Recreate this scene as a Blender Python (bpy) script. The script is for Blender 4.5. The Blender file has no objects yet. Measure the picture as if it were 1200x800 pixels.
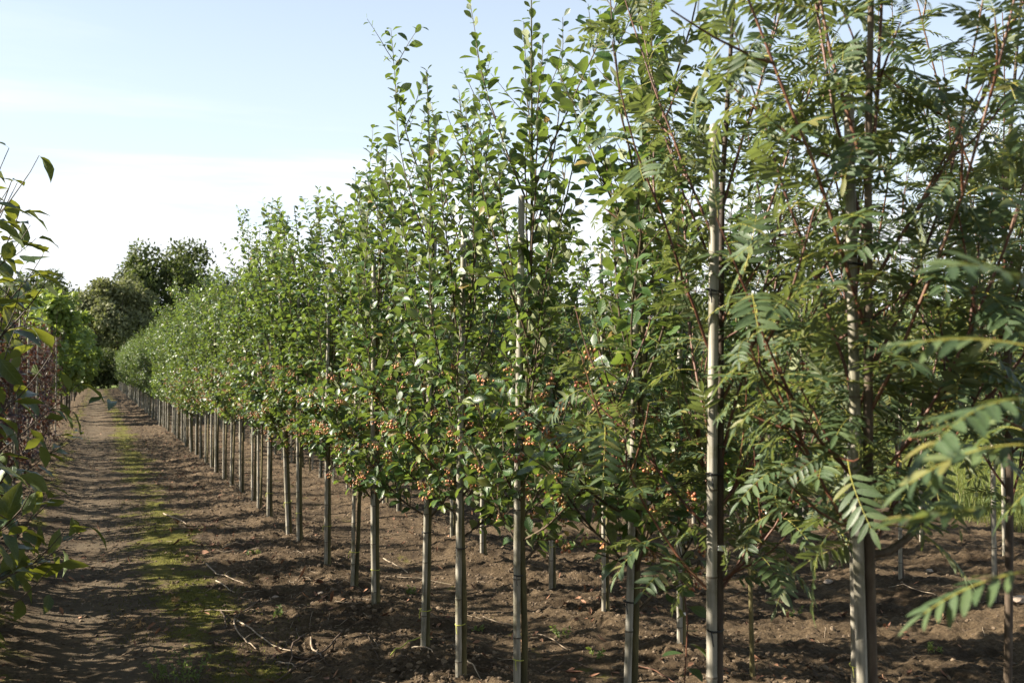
import bpy, math, random
import numpy as np
from mathutils import Matrix, Vector

# ------------------------------------------------------------------ camera, sky, sun, exposure
sc = bpy.context.scene
COL = sc.collection
R = math.radians
EYE = 1.6
YAW = R(22.57)
FPX = 1166.7                      # focal length in pixels of the 1200 px wide photograph

cam = bpy.data.cameras.new('camera')
cam.lens = 35.0
cam.sensor_width = 36.0
cam.clip_start = 0.05
cam.clip_end = 3000
cam.dof.use_dof = True
cam.dof.focus_distance = 6.0
cam.dof.aperture_fstop = 5.6
co = bpy.data.objects.new('camera', cam)
COL.objects.link(co)
co.location = (0, 0, EYE)
co.rotation_euler = (R(90 + 1.72), 0, -YAW)
sc.camera = co

SUN_EL = R(30)
BEHIND = R(3)                    # sun stands to the side of the camera
fx, fy = math.sin(YAW), math.cos(YAW)
lx, ly = -fy, fx
hx = math.cos(BEHIND) * lx - math.sin(BEHIND) * fx
hy = math.cos(BEHIND) * ly - math.sin(BEHIND) * fy
SUN_DIR = Vector((hx * math.cos(SUN_EL), hy * math.cos(SUN_EL), math.sin(SUN_EL)))

world = bpy.data.worlds.new('World')
sc.world = world
world.use_nodes = True
wn = world.node_tree
wn.nodes.clear()
def N(t, kind, **kw):
    n = t.nodes.new(kind)
    for k, v in kw.items():
        setattr(n, k, v)
    return n
out = N(wn, 'ShaderNodeOutputWorld')
bg = N(wn, 'ShaderNodeBackground')
bg.inputs['Strength'].default_value = 0.05
sky = N(wn, 'ShaderNodeTexSky', sky_type='NISHITA', sun_disc=False)
sky.sun_elevation = SUN_EL
sky.sun_rotation = math.atan2(hx, hy)
sky.air_density = 1.0
sky.dust_density = 1.2
sky.ozone_density = 1.5
tc = N(wn, 'ShaderNodeTexCoord')
sep = N(wn, 'ShaderNodeSeparateXYZ')
wn.links.new(tc.outputs['Generated'], sep.inputs[0])
def wmath(op, a, b=None, c=None, clamp=False):
    m = N(wn, 'ShaderNodeMath', operation=op, use_clamp=clamp)
    for i, v in enumerate((a, b, c)):
        if v is None:
            continue
        if isinstance(v, (int, float)):
            m.inputs[i].default_value = v
        else:
            wn.links.new(v, m.inputs[i])
    return m.outputs[0]
zc = wmath('MAXIMUM', sep.outputs['Z'], 0.0)
den = wmath('ADD', zc, 0.12)
comb = N(wn, 'ShaderNodeCombineXYZ')
wn.links.new(wmath('DIVIDE', sep.outputs['X'], den), comb.inputs[0])
wn.links.new(wmath('DIVIDE', sep.outputs['Y'], den), comb.inputs[1])
mp = N(wn, 'ShaderNodeMapping')
mp.inputs['Rotation'].default_value = (0, 0, R(40))
mp.inputs['Scale'].default_value = (0.28, 0.75, 1)
mp.inputs['Location'].default_value = (1.3, 0.4, 0)
wn.links.new(comb.outputs[0], mp.inputs[0])
nz = N(wn, 'ShaderNodeTexNoise')
nz.inputs['Scale'].default_value = 1.1
nz.inputs['Detail'].default_value = 7
nz.inputs['Roughness'].default_value = 0.58
nz.inputs['Distortion'].default_value = 0.35
wn.links.new(mp.outputs[0], nz.inputs['Vector'])
low = wmath('SUBTRACT', 1.0, wmath('MULTIPLY', zc, 2.6), clamp=True)
cv = wmath('ADD', wmath('MULTIPLY', low, 0.47), wmath('MULTIPLY', wmath('SUBTRACT', nz.outputs['Fac'], 0.5), 2.1))
ramp = N(wn, 'ShaderNodeMapRange', interpolation_type='SMOOTHSTEP')
ramp.inputs['From Min'].default_value = 0.08
ramp.inputs['From Max'].default_value = 0.46
wn.links.new(cv, ramp.inputs['Value'])
mixc = N(wn, 'ShaderNodeMix', data_type='RGBA')
wn.links.new(wmath('MULTIPLY', ramp.outputs[0], wmath('ADD', wmath('MULTIPLY', low, 0.72), 0.28)), mixc.inputs['Factor'])
veil = N(wn, 'ShaderNodeMix', data_type='RGBA')
wn.links.new(wmath('MULTIPLY', wmath('POWER', wmath('SUBTRACT', 1.0, zc), 1.6), 0.95), veil.inputs['Factor'])
wn.links.new(sky.outputs[0], veil.inputs['A'])
veil.inputs['B'].default_value = (5.9, 6.7, 7.5, 1)
wn.links.new(veil.outputs['Result'], mixc.inputs['A'])
mixc.inputs['B'].default_value = (7.2, 7.25, 7.4, 1)
wn.links.new(mixc.outputs['Result'], bg.inputs['Color'])
wn.links.new(bg.outputs[0], out.inputs[0])

sl = bpy.data.lights.new('sun', 'SUN')
sl.energy = 5.0
sl.angle = R(0.55)
sl.color = (1.0, 0.90, 0.76)
so = bpy.data.objects.new('sun', sl)
COL.objects.link(so)
so.rotation_euler = SUN_DIR.to_track_quat('Z', 'Y').to_euler()

sc.view_settings.view_transform = 'Standard'
sc.view_settings.look = 'None'
sc.view_settings.exposure = 1.88
sc.view_settings.gamma = 1.0
sc.view_settings.use_curve_mapping = False
sc.render.engine = 'CYCLES'
sc.cycles.max_bounces = 7
sc.cycles.diffuse_bounces = 3
sc.cycles.glossy_bounces = 2
sc.cycles.transmission_bounces = 4
sc.cycles.sample_clamp_indirect = 6.0
sc.cycles.use_denoising = True

rng = np.random.default_rng(11)
random.seed(11)

# ------------------------------------------------------------------ materials
def new_mat(name):
    m = bpy.data.materials.new(name)
    m.use_nodes = True
    m.node_tree.nodes.clear()
    return m, m.node_tree
def lk(t, a, b):
    t.links.new(a, b)
def ramp_node(t, stops):
    r = N(t, 'ShaderNodeValToRGB')
    e = r.color_ramp.elements
    while len(e) < len(stops):
        e.new(0.5)
    for el, (p, c) in zip(e, stops):
        el.position = p
        el.color = (*c, 1)
    return r
def island_random(t):
    g = N(t, 'ShaderNodeNewGeometry')
    oi = N(t, 'ShaderNodeObjectInfo')
    a = N(t, 'ShaderNodeMath', operation='ADD')
    lk(t, g.outputs['Random Per Island'], a.inputs[0])
    lk(t, oi.outputs['Random'], a.inputs[1])
    f = N(t, 'ShaderNodeMath', operation='FRACT')
    lk(t, a.outputs[0], f.inputs[0])
    return f.outputs[0], g

def leaf_mat(name, stops, under, trans, rough=0.4, tmix=0.3, vein=0.25, spec=0.45, under_rough=0.7):
    """stops: colour ramp over a per-leaf random number; under: colour of the underside; trans: light shining through."""
    m, t = new_mat(name)
    rnd, g = island_random(t)
    rp = ramp_node(t, stops)
    lk(t, rnd, rp.inputs[0])
    nzn = N(t, 'ShaderNodeTexNoise')
    nzn.inputs['Scale'].default_value = 40
    nzn.inputs['Detail'].default_value = 3
    tco = N(t, 'ShaderNodeTexCoord')
    lk(t, tco.outputs['Object'], nzn.inputs['Vector'])
    blot = N(t, 'ShaderNodeMix', data_type='RGBA', blend_type='MULTIPLY')
    blot.inputs['Factor'].default_value = 0.55
    lk(t, rp.outputs[0], blot.inputs['A'])
    br = ramp_node(t, [(0.3, (0.62, 0.62, 0.62)), (0.7, (1.25, 1.25, 1.1))])
    lk(t, nzn.outputs['Fac'], br.inputs[0])
    lk(t, br.outputs[0], blot.inputs['B'])
    # veins from the leaf's own coordinates: u across, v along
    uv = N(t, 'ShaderNodeUVMap')
    su = N(t, 'ShaderNodeSeparateXYZ')
    lk(t, uv.outputs[0], su.inputs[0])
    ab = N(t, 'ShaderNodeMath', operation='ABSOLUTE')
    lk(t, su.outputs['X'], ab.inputs[0])
    mid = N(t, 'ShaderNodeMapRange')
    mid.inputs['From Min'].default_value = 0.10
    mid.inputs['From Max'].default_value = 0.0
    lk(t, ab.outputs[0], mid.inputs['Value'])
    # side veins: v - 0.4|u| repeated
    s1 = N(t, 'ShaderNodeMath', operation='MULTIPLY_ADD')
    lk(t, ab.outputs[0], s1.inputs[0]); s1.inputs[1].default_value = -0.22
    lk(t, su.outputs['Y'], s1.inputs[2])
    s2 = N(t, 'ShaderNodeMath', operation='MULTIPLY')
    lk(t, s1.outputs[0], s2.inputs[0]); s2.inputs[1].default_value = 50.0
    s3 = N(t, 'ShaderNodeMath', operation='SINE')
    lk(t, s2.outputs[0], s3.inputs[0])
    s4 = N(t, 'ShaderNodeMapRange')
    s4.inputs['From Min'].default_value = 0.75
    s4.inputs['From Max'].default_value = 1.0
    s4.inputs['To Max'].default_value = 0.5
    lk(t, s3.outputs[0], s4.inputs['Value'])
    mx = N(t, 'ShaderNodeMath', operation='MAXIMUM')
    lk(t, mid.outputs[0], mx.inputs[0]); lk(t, s4.outputs[0], mx.inputs[1])
    vf = N(t, 'ShaderNodeMath', operation='MULTIPLY')
    lk(t, mx.outputs[0], vf.inputs[0]); vf.inputs[1].default_value = vein
    vm = N(t, 'ShaderNodeMix', data_type='RGBA')
    lk(t, vf.outputs[0], vm.inputs['Factor'])
    lk(t, blot.outputs['Result'], vm.inputs['A'])
    vm.inputs['B'].default_value = (*[c * 1.5 for c in under], 1)
    # the two faces of the blade
    side = N(t, 'ShaderNodeMix', data_type='RGBA')
    lk(t, g.outputs['Backfacing'], side.inputs['Factor'])
    lk(t, vm.outputs['Result'], side.inputs['A'])
    side.inputs['B'].default_value = (*under, 1)
    rg = N(t, 'ShaderNodeMapRange')
    rg.inputs['To Min'].default_value = rough
    rg.inputs['To Max'].default_value = under_rough
    lk(t, g.outputs['Backfacing'], rg.inputs['Value'])
    p = N(t, 'ShaderNodeBsdfPrincipled')
    lk(t, side.outputs['Result'], p.inputs['Base Color'])
    lk(t, rg.outputs[0], p.inputs['Roughness'])
    p.inputs['Specular IOR Level'].default_value = spec
    bp = N(t, 'ShaderNodeBump')
    bp.inputs['Strength'].default_value = 0.35
    bp.inputs['Distance'].default_value = 0.004
    lk(t, mx.outputs[0], bp.inputs['Height'])
    lk(t, bp.outputs[0], p.inputs['Normal'])
    tr = N(t, 'ShaderNodeBsdfTranslucent')
    tm = N(t, 'ShaderNodeMix', data_type='RGBA', blend_type='MULTIPLY')
    tm.inputs['Factor'].default_value = 0.6
    tm.inputs['A'].default_value = (*trans, 1)
    lk(t, br.outputs[0], tm.inputs['B'])
    lk(t, tm.outputs['Result'], tr.inputs[0])
    ms = N(t, 'ShaderNodeMixShader')
    ms.inputs[0].default_value = tmix
    lk(t, p.outputs[0], ms.inputs[1]); lk(t, tr.outputs[0], ms.inputs[2])
    o = N(t, 'ShaderNodeOutputMaterial')
    lk(t, ms.outputs[0], o.inputs[0])
    return m

def plain_mat(name, stops, rough=0.7, scale=30.0, stretch=(1, 1, 1), bump=0.3, spec=0.3, per_island=False, bump_dist=0.01):
    m, t = new_mat(name)
    tco = N(t, 'ShaderNodeTexCoord')
    mpn = N(t, 'ShaderNodeMapping')
    mpn.inputs['Scale'].default_value = stretch
    lk(t, tco.outputs['Object'], mpn.inputs[0])
    nn = N(t, 'ShaderNodeTexNoise')
    nn.inputs['Scale'].default_value = scale
    nn.inputs['Detail'].default_value = 6
    nn.inputs['Roughness'].default_value = 0.62
    lk(t, mpn.outputs[0], nn.inputs['Vector'])
    rp = ramp_node(t, stops)
    p = N(t, 'ShaderNodeBsdfPrincipled')
    if per_island:
        rnd, g = island_random(t)
        mm = N(t, 'ShaderNodeMix', data_type='FLOAT')
        mm.inputs['Factor'].default_value = 0.65
        lk(t, nn.outputs['Fac'], mm.inputs['A']); lk(t, rnd, mm.inputs['B'])
        lk(t, mm.outputs['Result'], rp.inputs[0])
    else:
        oi = N(t, 'ShaderNodeObjectInfo')
        ad = N(t, 'ShaderNodeMath', operation='MULTIPLY_ADD')
        lk(t, oi.outputs['Random'], ad.inputs[0]); ad.inputs[1].default_value = 0.22
        sb = N(t, 'ShaderNodeMath', operation='SUBTRACT')
        lk(t, nn.outputs['Fac'], sb.inputs[0]); sb.inputs[1].default_value = 0.11
        lk(t, sb.outputs[0], ad.inputs[2])
        lk(t, ad.outputs[0], rp.inputs[0])
    lk(t, rp.outputs[0], p.inputs['Base Color'])
    p.inputs['Roughness'].default_value = rough
    p.inputs['Specular IOR Level'].default_value = spec
    if bump:
        b = N(t, 'ShaderNodeBump')
        b.inputs['Strength'].default_value = bump
        b.inputs['Distance'].default_value = bump_dist
        lk(t, nn.outputs['Fac'], b.inputs['Height'])
        lk(t, b.outputs[0], p.inputs['Normal'])
    o = N(t, 'ShaderNodeOutputMaterial')
    lk(t, p.outputs[0], o.inputs[0])
    return m

M = {}
M['berry_leaf'] = leaf_mat('berry_tree_leaf', [(0.0, (0.016, 0.042, 0.011)), (0.5, (0.029, 0.068, 0.016)), (0.88, (0.052, 0.100, 0.023)), (0.97, (0.12, 0.14, 0.03)), (1.0, (0.20, 0.12, 0.03))],
                           (0.19, 0.215, 0.11), (0.25, 0.36, 0.05), rough=0.37, tmix=0.23, spec=0.45)
M['rowan_leaf'] = leaf_mat('rowan_leaf', [(0.0, (0.032, 0.058, 0.025)), (0.5, (0.052, 0.086, 0.036)), (0.9, (0.082, 0.118, 0.048)), (1.0, (0.17, 0.15, 0.04))],
                           (0.17, 0.20, 0.12), (0.24, 0.30, 0.07), rough=0.46, tmix=0.25, spec=0.4)
M['big_leaf'] = leaf_mat('large_shrub_leaf', [(0.0, (0.018, 0.040, 0.013)), (0.7, (0.036, 0.068, 0.017)), (0.9, (0.075, 0.10, 0.02)), (1.0, (0.24, 0.19, 0.03))],
                         (0.11, 0.15, 0.06), (0.30, 0.33, 0.035), rough=0.40, tmix=0.22, vein=0.35, spec=0.5)
M['maroon_leaf'] = leaf_mat('maroon_leaf', [(0.0, (0.016, 0.009, 0.008)), (0.4, (0.038, 0.018, 0.013)), (0.7, (0.075, 0.034, 0.020)), (0.85, (0.045, 0.065, 0.02)), (1.0, (0.09, 0.11, 0.03))],
                            (0.08, 0.045, 0.038), (0.13, 0.04, 0.02), rough=0.5, tmix=0.2)
M['bright_leaf'] = leaf_mat('bright_green_leaf', [(0.0, (0.06, 0.105, 0.024)), (0.5, (0.10, 0.155, 0.032)), (1.0, (0.16, 0.21, 0.05))],
                            (0.16, 0.21, 0.08), (0.34, 0.44, 0.06), rough=0.45, tmix=0.30)
M['dark_leaf'] = leaf_mat('old_tree_leaf', [(0.0, (0.036, 0.050, 0.018)), (0.5, (0.062, 0.078, 0.028)), (1.0, (0.105, 0.115, 0.045))],
                          (0.08, 0.10, 0.045), (0.13, 0.18, 0.03), rough=0.65, tmix=0.22, spec=0.2)
M['pale_leaf'] = leaf_mat('greyish_tree_leaf', [(0.0, (0.095, 0.105, 0.050)), (0.5, (0.14, 0.15, 0.075)), (1.0, (0.19, 0.195, 0.105))],
                          (0.17, 0.18, 0.11), (0.22, 0.25, 0.07), rough=0.65, tmix=0.25, spec=0.2)  # pale leaf tone, lifted further to stand in for distance haze
M['bark'] = plain_mat('young_bark', [(0.25, (0.035, 0.032, 0.014)), (0.5, (0.085, 0.075, 0.030)), (0.75, (0.16, 0.135, 0.060))], 0.75, 26, (1, 1, 0.22), 0.4)
M['bark_dark'] = plain_mat('dark_rowan_bark', [(0.25, (0.035, 0.024, 0.017)), (0.55, (0.085, 0.062, 0.042)), (0.8, (0.15, 0.12, 0.085))], 0.7, 30, (1, 1, 0.3), 0.35)
M['bark_red'] = plain_mat('red_brown_shoot', [(0.25, (0.040, 0.020, 0.013)), (0.5, (0.10, 0.036, 0.019)), (0.75, (0.15, 0.080, 0.038))], 0.5, 20, (1, 1, 0.3), 0.15, spec=0.45)
M['twig'] = plain_mat('green_brown_twig', [(0.25, (0.035, 0.028, 0.016)), (0.6, (0.08, 0.055, 0.032)), (0.8, (0.11, 0.095, 0.045))], 0.65, 30, (1, 1, 0.3), 0.2)
M['big_bark'] = plain_mat('old_bark', [(0.3, (0.035, 0.028, 0.02)), (0.7, (0.10, 0.085, 0.065))], 0.9, 3, (1, 1, 0.3), 0.5)
M['tie'] = plain_mat('black_rubber_tie', [(0.3, (0.012, 0.012, 0.012)), (0.7, (0.03, 0.03, 0.03))], 0.5, 60, bump=0)
M['tie_yellow'] = plain_mat('yellow_twine', [(0.3, (0.30, 0.33, 0.05)), (0.7, (0.48, 0.48, 0.12))], 0.7, 60, bump=0.2)
M['tag'] = plain_mat('white_plastic_tag', [(0.3, (0.74, 0.74, 0.70)), (0.7, (0.80, 0.80, 0.78))], 0.4, 20, bump=0)
M['rachis'] = plain_mat('yellow_green_rachis', [(0.3, (0.16, 0.17, 0.03)), (0.7, (0.30, 0.26, 0.06))], 0.5, 60, bump=0)
M['berry'] = plain_mat('orange_berry', [(0.05, (0.22, 0.20, 0.05)), (0.35, (0.36, 0.21, 0.07)), (0.65, (0.38, 0.14, 0.06)), (0.95, (0.26, 0.06, 0.04))], 0.3, 30, bump=0, spec=0.5, per_island=True)
M['dry_twig'] = plain_mat('dry_pruned_twig', [(0.25, (0.14, 0.10, 0.07)), (0.55, (0.30, 0.24, 0.17)), (0.8, (0.42, 0.35, 0.26))], 0.8, 40, (1, 1, 1), 0.3)
M['dark_twig'] = plain_mat('dark_pruned_twig', [(0.25, (0.05, 0.035, 0.025)), (0.7, (0.12, 0.085, 0.06))], 0.8, 40, (1, 1, 1), 0.3)
M['dry_leaf'] = plain_mat('dry_brown_leaf', [(0.05, (0.07, 0.03, 0.018)), (0.4, (0.17, 0.085, 0.05)), (0.7, (0.27, 0.14, 0.08)), (1.0, (0.36, 0.25, 0.16))], 0.75, 30, bump=0.1, per_island=True)
M['clod'] = plain_mat('soil_clod', [(0.1, (0.045, 0.031, 0.020)), (0.5, (0.10, 0.073, 0.047)), (0.9, (0.18, 0.135, 0.09))], 0.95, 60, bump=0.6, per_island=True)
M['stone'] = plain_mat('pale_stone', [(0.2, (0.22, 0.17, 0.13)), (0.8, (0.42, 0.35, 0.28))], 0.8, 30, bump=0.3)
M['weed'] = leaf_mat('weed_leaf', [(0.0, (0.05, 0.09, 0.02)), (1.0, (0.13, 0.17, 0.04))], (0.14, 0.18, 0.07), (0.3, 0.4, 0.06), rough=0.5)
M['grass'] = leaf_mat('grass_blade', [(0.0, (0.05, 0.07, 0.018)), (0.6, (0.10, 0.115, 0.03)), (1.0, (0.24, 0.21, 0.08))], (0.11, 0.14, 0.03), (0.36, 0.38, 0.06), rough=0.5, tmix=0.3, vein=0)
M['moss'] = plain_mat('moss', [(0.15, (0.045, 0.052, 0.009)), (0.5, (0.095, 0.10, 0.014)), (0.9, (0.18, 0.17, 0.025))], 0.95, 60, bump=0.6, per_island=True)
M['straw'] = plain_mat('dry_straw', [(0.2, (0.25, 0.15, 0.06)), (0.8, (0.42, 0.28, 0.13))], 0.7, 30, bump=0)

def stake_mat():
    m, t = new_mat('weathered_bamboo')
    tco = N(t, 'ShaderNodeTexCoord')
    oi = N(t, 'ShaderNodeObjectInfo')
    mpn = N(t, 'ShaderNodeMapping')
    mpn.inputs['Scale'].default_value = (1, 1, 0.06)
    va = N(t, 'ShaderNodeVectorMath', operation='ADD')
    lk(t, tco.outputs['Object'], va.inputs[0])
    cx = N(t, 'ShaderNodeCombineXYZ')
    m10 = N(t, 'ShaderNodeMath', operation='MULTIPLY'); m10.inputs[1].default_value = 37.0
    lk(t, oi.outputs['Random'], m10.inputs[0]); lk(t, m10.outputs[0], cx.inputs[0]); lk(t, m10.outputs[0], cx.inputs[2])
    lk(t, cx.outputs[0], va.inputs[1])
    lk(t, va.outputs[0], mpn.inputs[0])
    n1 = N(t, 'ShaderNodeTexNoise'); n1.inputs['Scale'].default_value = 90; n1.inputs['Detail'].default_value = 5
    lk(t, mpn.outputs[0], n1.inputs['Vector'])
    n2 = N(t, 'ShaderNodeTexNoise'); n2.inputs['Scale'].default_value = 7; n2.inputs['Detail'].default_value = 6; n2.inputs['Roughness'].default_value = 0.7
    lk(t, va.outputs[0], n2.inputs['Vector'])
    r1 = ramp_node(t, [(0.25, (0.10, 0.092, 0.072)), (0.5, (0.23, 0.215, 0.18)), (0.75, (0.37, 0.35, 0.305))])
    lk(t, n1.outputs['Fac'], r1.inputs[0])
    r2 = ramp_node(t, [(0.30, (0.34, 0.35, 0.22)), (0.40, (0.74, 0.74, 0.60)), (0.50, (1.05, 1.05, 1.0)), (0.7, (1.25, 1.23, 1.2))])
    lk(t, n2.outputs['Fac'], r2.inputs[0])
    mx = N(t, 'ShaderNodeMix', data_type='RGBA', blend_type='MULTIPLY')
    mx.inputs['Factor'].default_value = 0.9
    lk(t, r1.outputs[0], mx.inputs['A']); lk(t, r2.outputs[0], mx.inputs['B'])
    p = N(t, 'ShaderNodeBsdfPrincipled')
    lk(t, mx.outputs['Result'], p.inputs['Base Color'])
    p.inputs['Roughness'].default_value = 0.5
    p.inputs['Specular IOR Level'].default_value = 0.4
    b = N(t, 'ShaderNodeBump'); b.inputs['Strength'].default_value = 0.3; b.inputs['Distance'].default_value = 0.003
    lk(t, n1.outputs['Fac'], b.inputs['Height']); lk(t, b.outputs[0], p.inputs['Normal'])
    o = N(t, 'ShaderNodeOutputMaterial'); lk(t, p.outputs[0], o.inputs[0])
    return m
M['stake'] = stake_mat()
M['node'] = plain_mat('dark_cane_node', [(0.3, (0.05, 0.042, 0.03)), (0.7, (0.12, 0.10, 0.075))], 0.8, 60, bump=0.3)

def soil_mat():
    m, t = new_mat('nursery_soil')
    g = N(t, 'ShaderNodeNewGeometry')
    sp = N(t, 'ShaderNodeSeparateXYZ')
    lk(t, g.outputs['Position'], sp.inputs[0])
    def mth(op, a, b=None, c=None, clamp=False):
        q = N(t, 'ShaderNodeMath', operation=op, use_clamp=clamp)
        for i, v in enumerate((a, b, c)):
            if v is None: continue
            if isinstance(v, (int, float)): q.inputs[i].default_value = v
            else: lk(t, v, q.inputs[i])
        return q.outputs[0]
    def noise(scale, detail=5, rough=0.6, vec=None, dist=0.0):
        q = N(t, 'ShaderNodeTexNoise')
        q.inputs['Scale'].default_value = scale; q.inputs['Detail'].default_value = detail
        q.inputs['Roughness'].default_value = rough; q.inputs['Distortion'].default_value = dist
        lk(t, vec or g.outputs['Position'], q.inputs['Vector'])
        return q.outputs['Fac']
    def mix(f, a, b):
        q = N(t, 'ShaderNodeMix', data_type='RGBA')
        for s, v in (('Factor', f), ('A', a), ('B', b)):
            if isinstance(v, tuple): q.inputs[s].default_value = (*v, 1)
            elif isinstance(v, (int, float)): q.inputs[s].default_value = v
            else: lk(t, v, q.inputs[s])
        return q.outputs['Result']
    def sstep(v, a, b):
        q = N(t, 'ShaderNodeMapRange', interpolation_type='SMOOTHSTEP')
        q.inputs['From Min'].default_value = a; q.inputs['From Max'].default_value = b
        lk(t, v, q.inputs['Value'])
        return q.outputs[0]
    X, Y = sp.outputs['X'], sp.outputs['Y']
    wob = noise(0.9, 4)
    xw = mth('ADD', X, mth('MULTIPLY', mth('SUBTRACT', wob, 0.5), 0.9))
    fine = noise(38, 8, 0.72)
    big = noise(2.3, 6, 0.6)
    r1 = ramp_node(t, [(0.30, (0.036, 0.025, 0.015)), (0.5, (0.083, 0.060, 0.036)), (0.72, (0.155, 0.115, 0.072))])
    lk(t, fine, r1.inputs[0])
    r2 = ramp_node(t, [(0.34, (0.55, 0.52, 0.50)), (0.5, (0.95, 0.93, 0.90)), (0.64, (1.30, 1.28, 1.25))])
    lk(t, big, r2.inputs[0])
    mm = N(t, 'ShaderNodeMix', data_type='RGBA', blend_type='MULTIPLY')
    mm.inputs['Factor'].default_value = 1.0
    lk(t, r1.outputs[0], mm.inputs['A']); lk(t, r2.outputs[0], mm.inputs['B'])
    soil = mm.outputs['Result']
    # trodden, drier track along the lane
    def hump(c, w):
        return mth('SUBTRACT', 1.0, mth('MULTIPLY', mth('ABSOLUTE', mth('SUBTRACT', xw, c)), 1.0 / w), clamp=True)
    track = mth('MULTIPLY', hump(-0.05, 0.65), sstep(noise(1.7, 4), 0.36, 0.56))
    sandy = mix(fine, (0.076, 0.058, 0.037), (0.155, 0.122, 0.081))
    c = mix(mth('MULTIPLY', track, 0.85), soil, sandy)
    # moss: strips that are not driven on
    mband = mth('MAXIMUM', hump(0.62, 0.80), mth('MAXIMUM', mth('MULTIPLY', hump(-0.6, 0.5), 0.9), mth('MULTIPLY', hump(2.45, 0.45), 0.7)))
    mn = mth('ADD', mth('MULTIPLY', mth('ADD', mth('MULTIPLY', noise(2.6, 6, 0.65), 0.55), mth('MULTIPLY', noise(0.8, 3, 0.5), 0.45)), 0.78), mth('MULTIPLY', noise(17, 5, 0.7), 0.25))
    moss = sstep(mth('ADD', mn, mth('MULTIPLY', mth('SUBTRACT', mband, 1.0), 0.36)), 0.415, 0.505)
    mossc = mix(noise(60, 4, 0.7), (0.050, 0.054, 0.010), (0.165, 0.155, 0.022))
    c = mix(mth('MULTIPLY', moss, 0.88), c, mossc)
    # farmland past the nursery beds
    far = mth('MAXIMUM', sstep(X, 8.4, 9.4), mth('MAXIMUM', sstep(Y, 97.0, 101.0), sstep(mth('MULTIPLY', X, -1.0), 9.0, 12.0)))
    field = mix(noise(1.4, 5), (0.055, 0.085, 0.02), (0.12, 0.15, 0.04))
    c = mix(far, c, field)
    p = N(t, 'ShaderNodeBsdfPrincipled')
    lk(t, c, p.inputs['Base Color'])
    p.inputs['Roughness'].default_value = 0.95
    p.inputs['Specular IOR Level'].default_value = 0.15
    b = N(t, 'ShaderNodeBump'); b.inputs['Strength'].default_value = 0.85; b.inputs['Distance'].default_value = 0.03
    hsum = mth('ADD', fine, mth('MULTIPLY', noise(120, 4, 0.7), 0.45))
    lk(t, hsum, b.inputs['Height']); lk(t, b.outputs[0], p.inputs['Normal'])
    o = N(t, 'ShaderNodeOutputMaterial'); lk(t, p.outputs[0], o.inputs[0])
    return m
M['soil'] = soil_mat()

# ------------------------------------------------------------------ mesh helpers
def make_mesh(name, chunks, mats, smooth=True):
    """chunks: list of (V n*3, F m*k, material index, UV n*2 or None)."""
    vs, uvs, lidx, starts, mi = [], [], [], [], []
    off = 0; ls = 0
    for V, F, k, UV in chunks:
        V = np.asarray(V, np.float32).reshape(-1, 3); F = np.asarray(F, np.int32)
        if len(F) == 0: continue
        vs.append(V)
        uvs.append(np.zeros((len(V), 2), np.float32) if UV is None else np.asarray(UV, np.float32))
        lidx.append((F + off).ravel())
        starts.append(ls + np.arange(len(F)) * F.shape[1])
        mi.append(np.full(len(F), k, np.int32))
        off += len(V); ls += F.size
    V = np.concatenate(vs); UV = np.concatenate(uvs); L = np.concatenate(lidx).astype(np.int32)
    S = np.concatenate(starts).astype(np.int32); MI = np.concatenate(mi)
    me = bpy.data.meshes.new(name)
    me.vertices.add(len(V)); me.loops.add(len(L)); me.polygons.add(len(S))
    me.vertices.foreach_set('co', V.ravel())
    me.loops.foreach_set('vertex_index', L)
    me.polygons.foreach_set('loop_start', S)
    me.polygons.foreach_set('material_index', MI)
    me.polygons.foreach_set('use_smooth', np.full(len(S), smooth, bool))
    ul = me.uv_layers.new(name='UVMap')
    ul.data.foreach_set('uv', UV[L].ravel())
    for m in mats: me.materials.append(m)
    me.update(calc_edges=True)
    return me

def link(name, data, parent=None, loc=None, mat=None):
    o = bpy.data.objects.new(name, data)
    COL.objects.link(o)
    if parent is not None: o.parent = parent
    if loc is not None: o.location = loc
    if mat is not None: o.matrix_basis = mat
    return o
def tag(o, label=None, cat=None, group=None, kind=None):
    if label: o['label'] = label
    if cat: o['category'] = cat
    if group: o['group'] = group
    if kind: o['kind'] = kind
    return o

def tube(P, rad, seg=6, cap=True):
    P = np.asarray(P, float); n = len(P); rad = np.broadcast_to(np.asarray(rad, float), (n,))
    T = np.gradient(P, axis=0); T /= np.linalg.norm(T, axis=1, keepdims=True) + 1e-9
    ref = np.array([0, 0, 1.0]) if abs(T[:, 2]).mean() < 0.75 else np.array([1.0, 0.13, 0])
    A = np.cross(T, ref); A /= np.linalg.norm(A, axis=1, keepdims=True) + 1e-9
    B = np.cross(T, A)
    a = np.arange(seg) * 2 * np.pi / seg
    V = P[:, None] + rad[:, None, None] * (np.cos(a)[None, :, None] * A[:, None] + np.sin(a)[None, :, None] * B[:, None])
    V = V.reshape(-1, 3)
    i = np.arange(n - 1)[:, None] * seg; j = np.arange(seg)[None]; j2 = (j + 1) % seg
    F = np.stack([i + j, i + j2, i + seg + j2, i + seg + j], -1).reshape(-1, 4)
    if cap:                                   # close the far end with a point
        V = np.vstack([V, P[-1] + T[-1] * rad[-1] * 0.6, P[0] - T[0] * rad[0] * 0.3])
        e = len(V) - 2; b0 = (n - 1) * seg
        F2 = np.stack([b0 + np.arange(seg), b0 + (np.arange(seg) + 1) % seg, np.full(seg, e), np.full(seg, e)], -1)
        F3 = np.stack([(np.arange(seg) + 1) % seg, np.arange(seg), np.full(seg, e + 1), np.full(seg, e + 1)], -1)
        return V, F, np.vstack([F2, F3])[:, :3]
    return V, F, np.zeros((0, 3), int)
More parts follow.
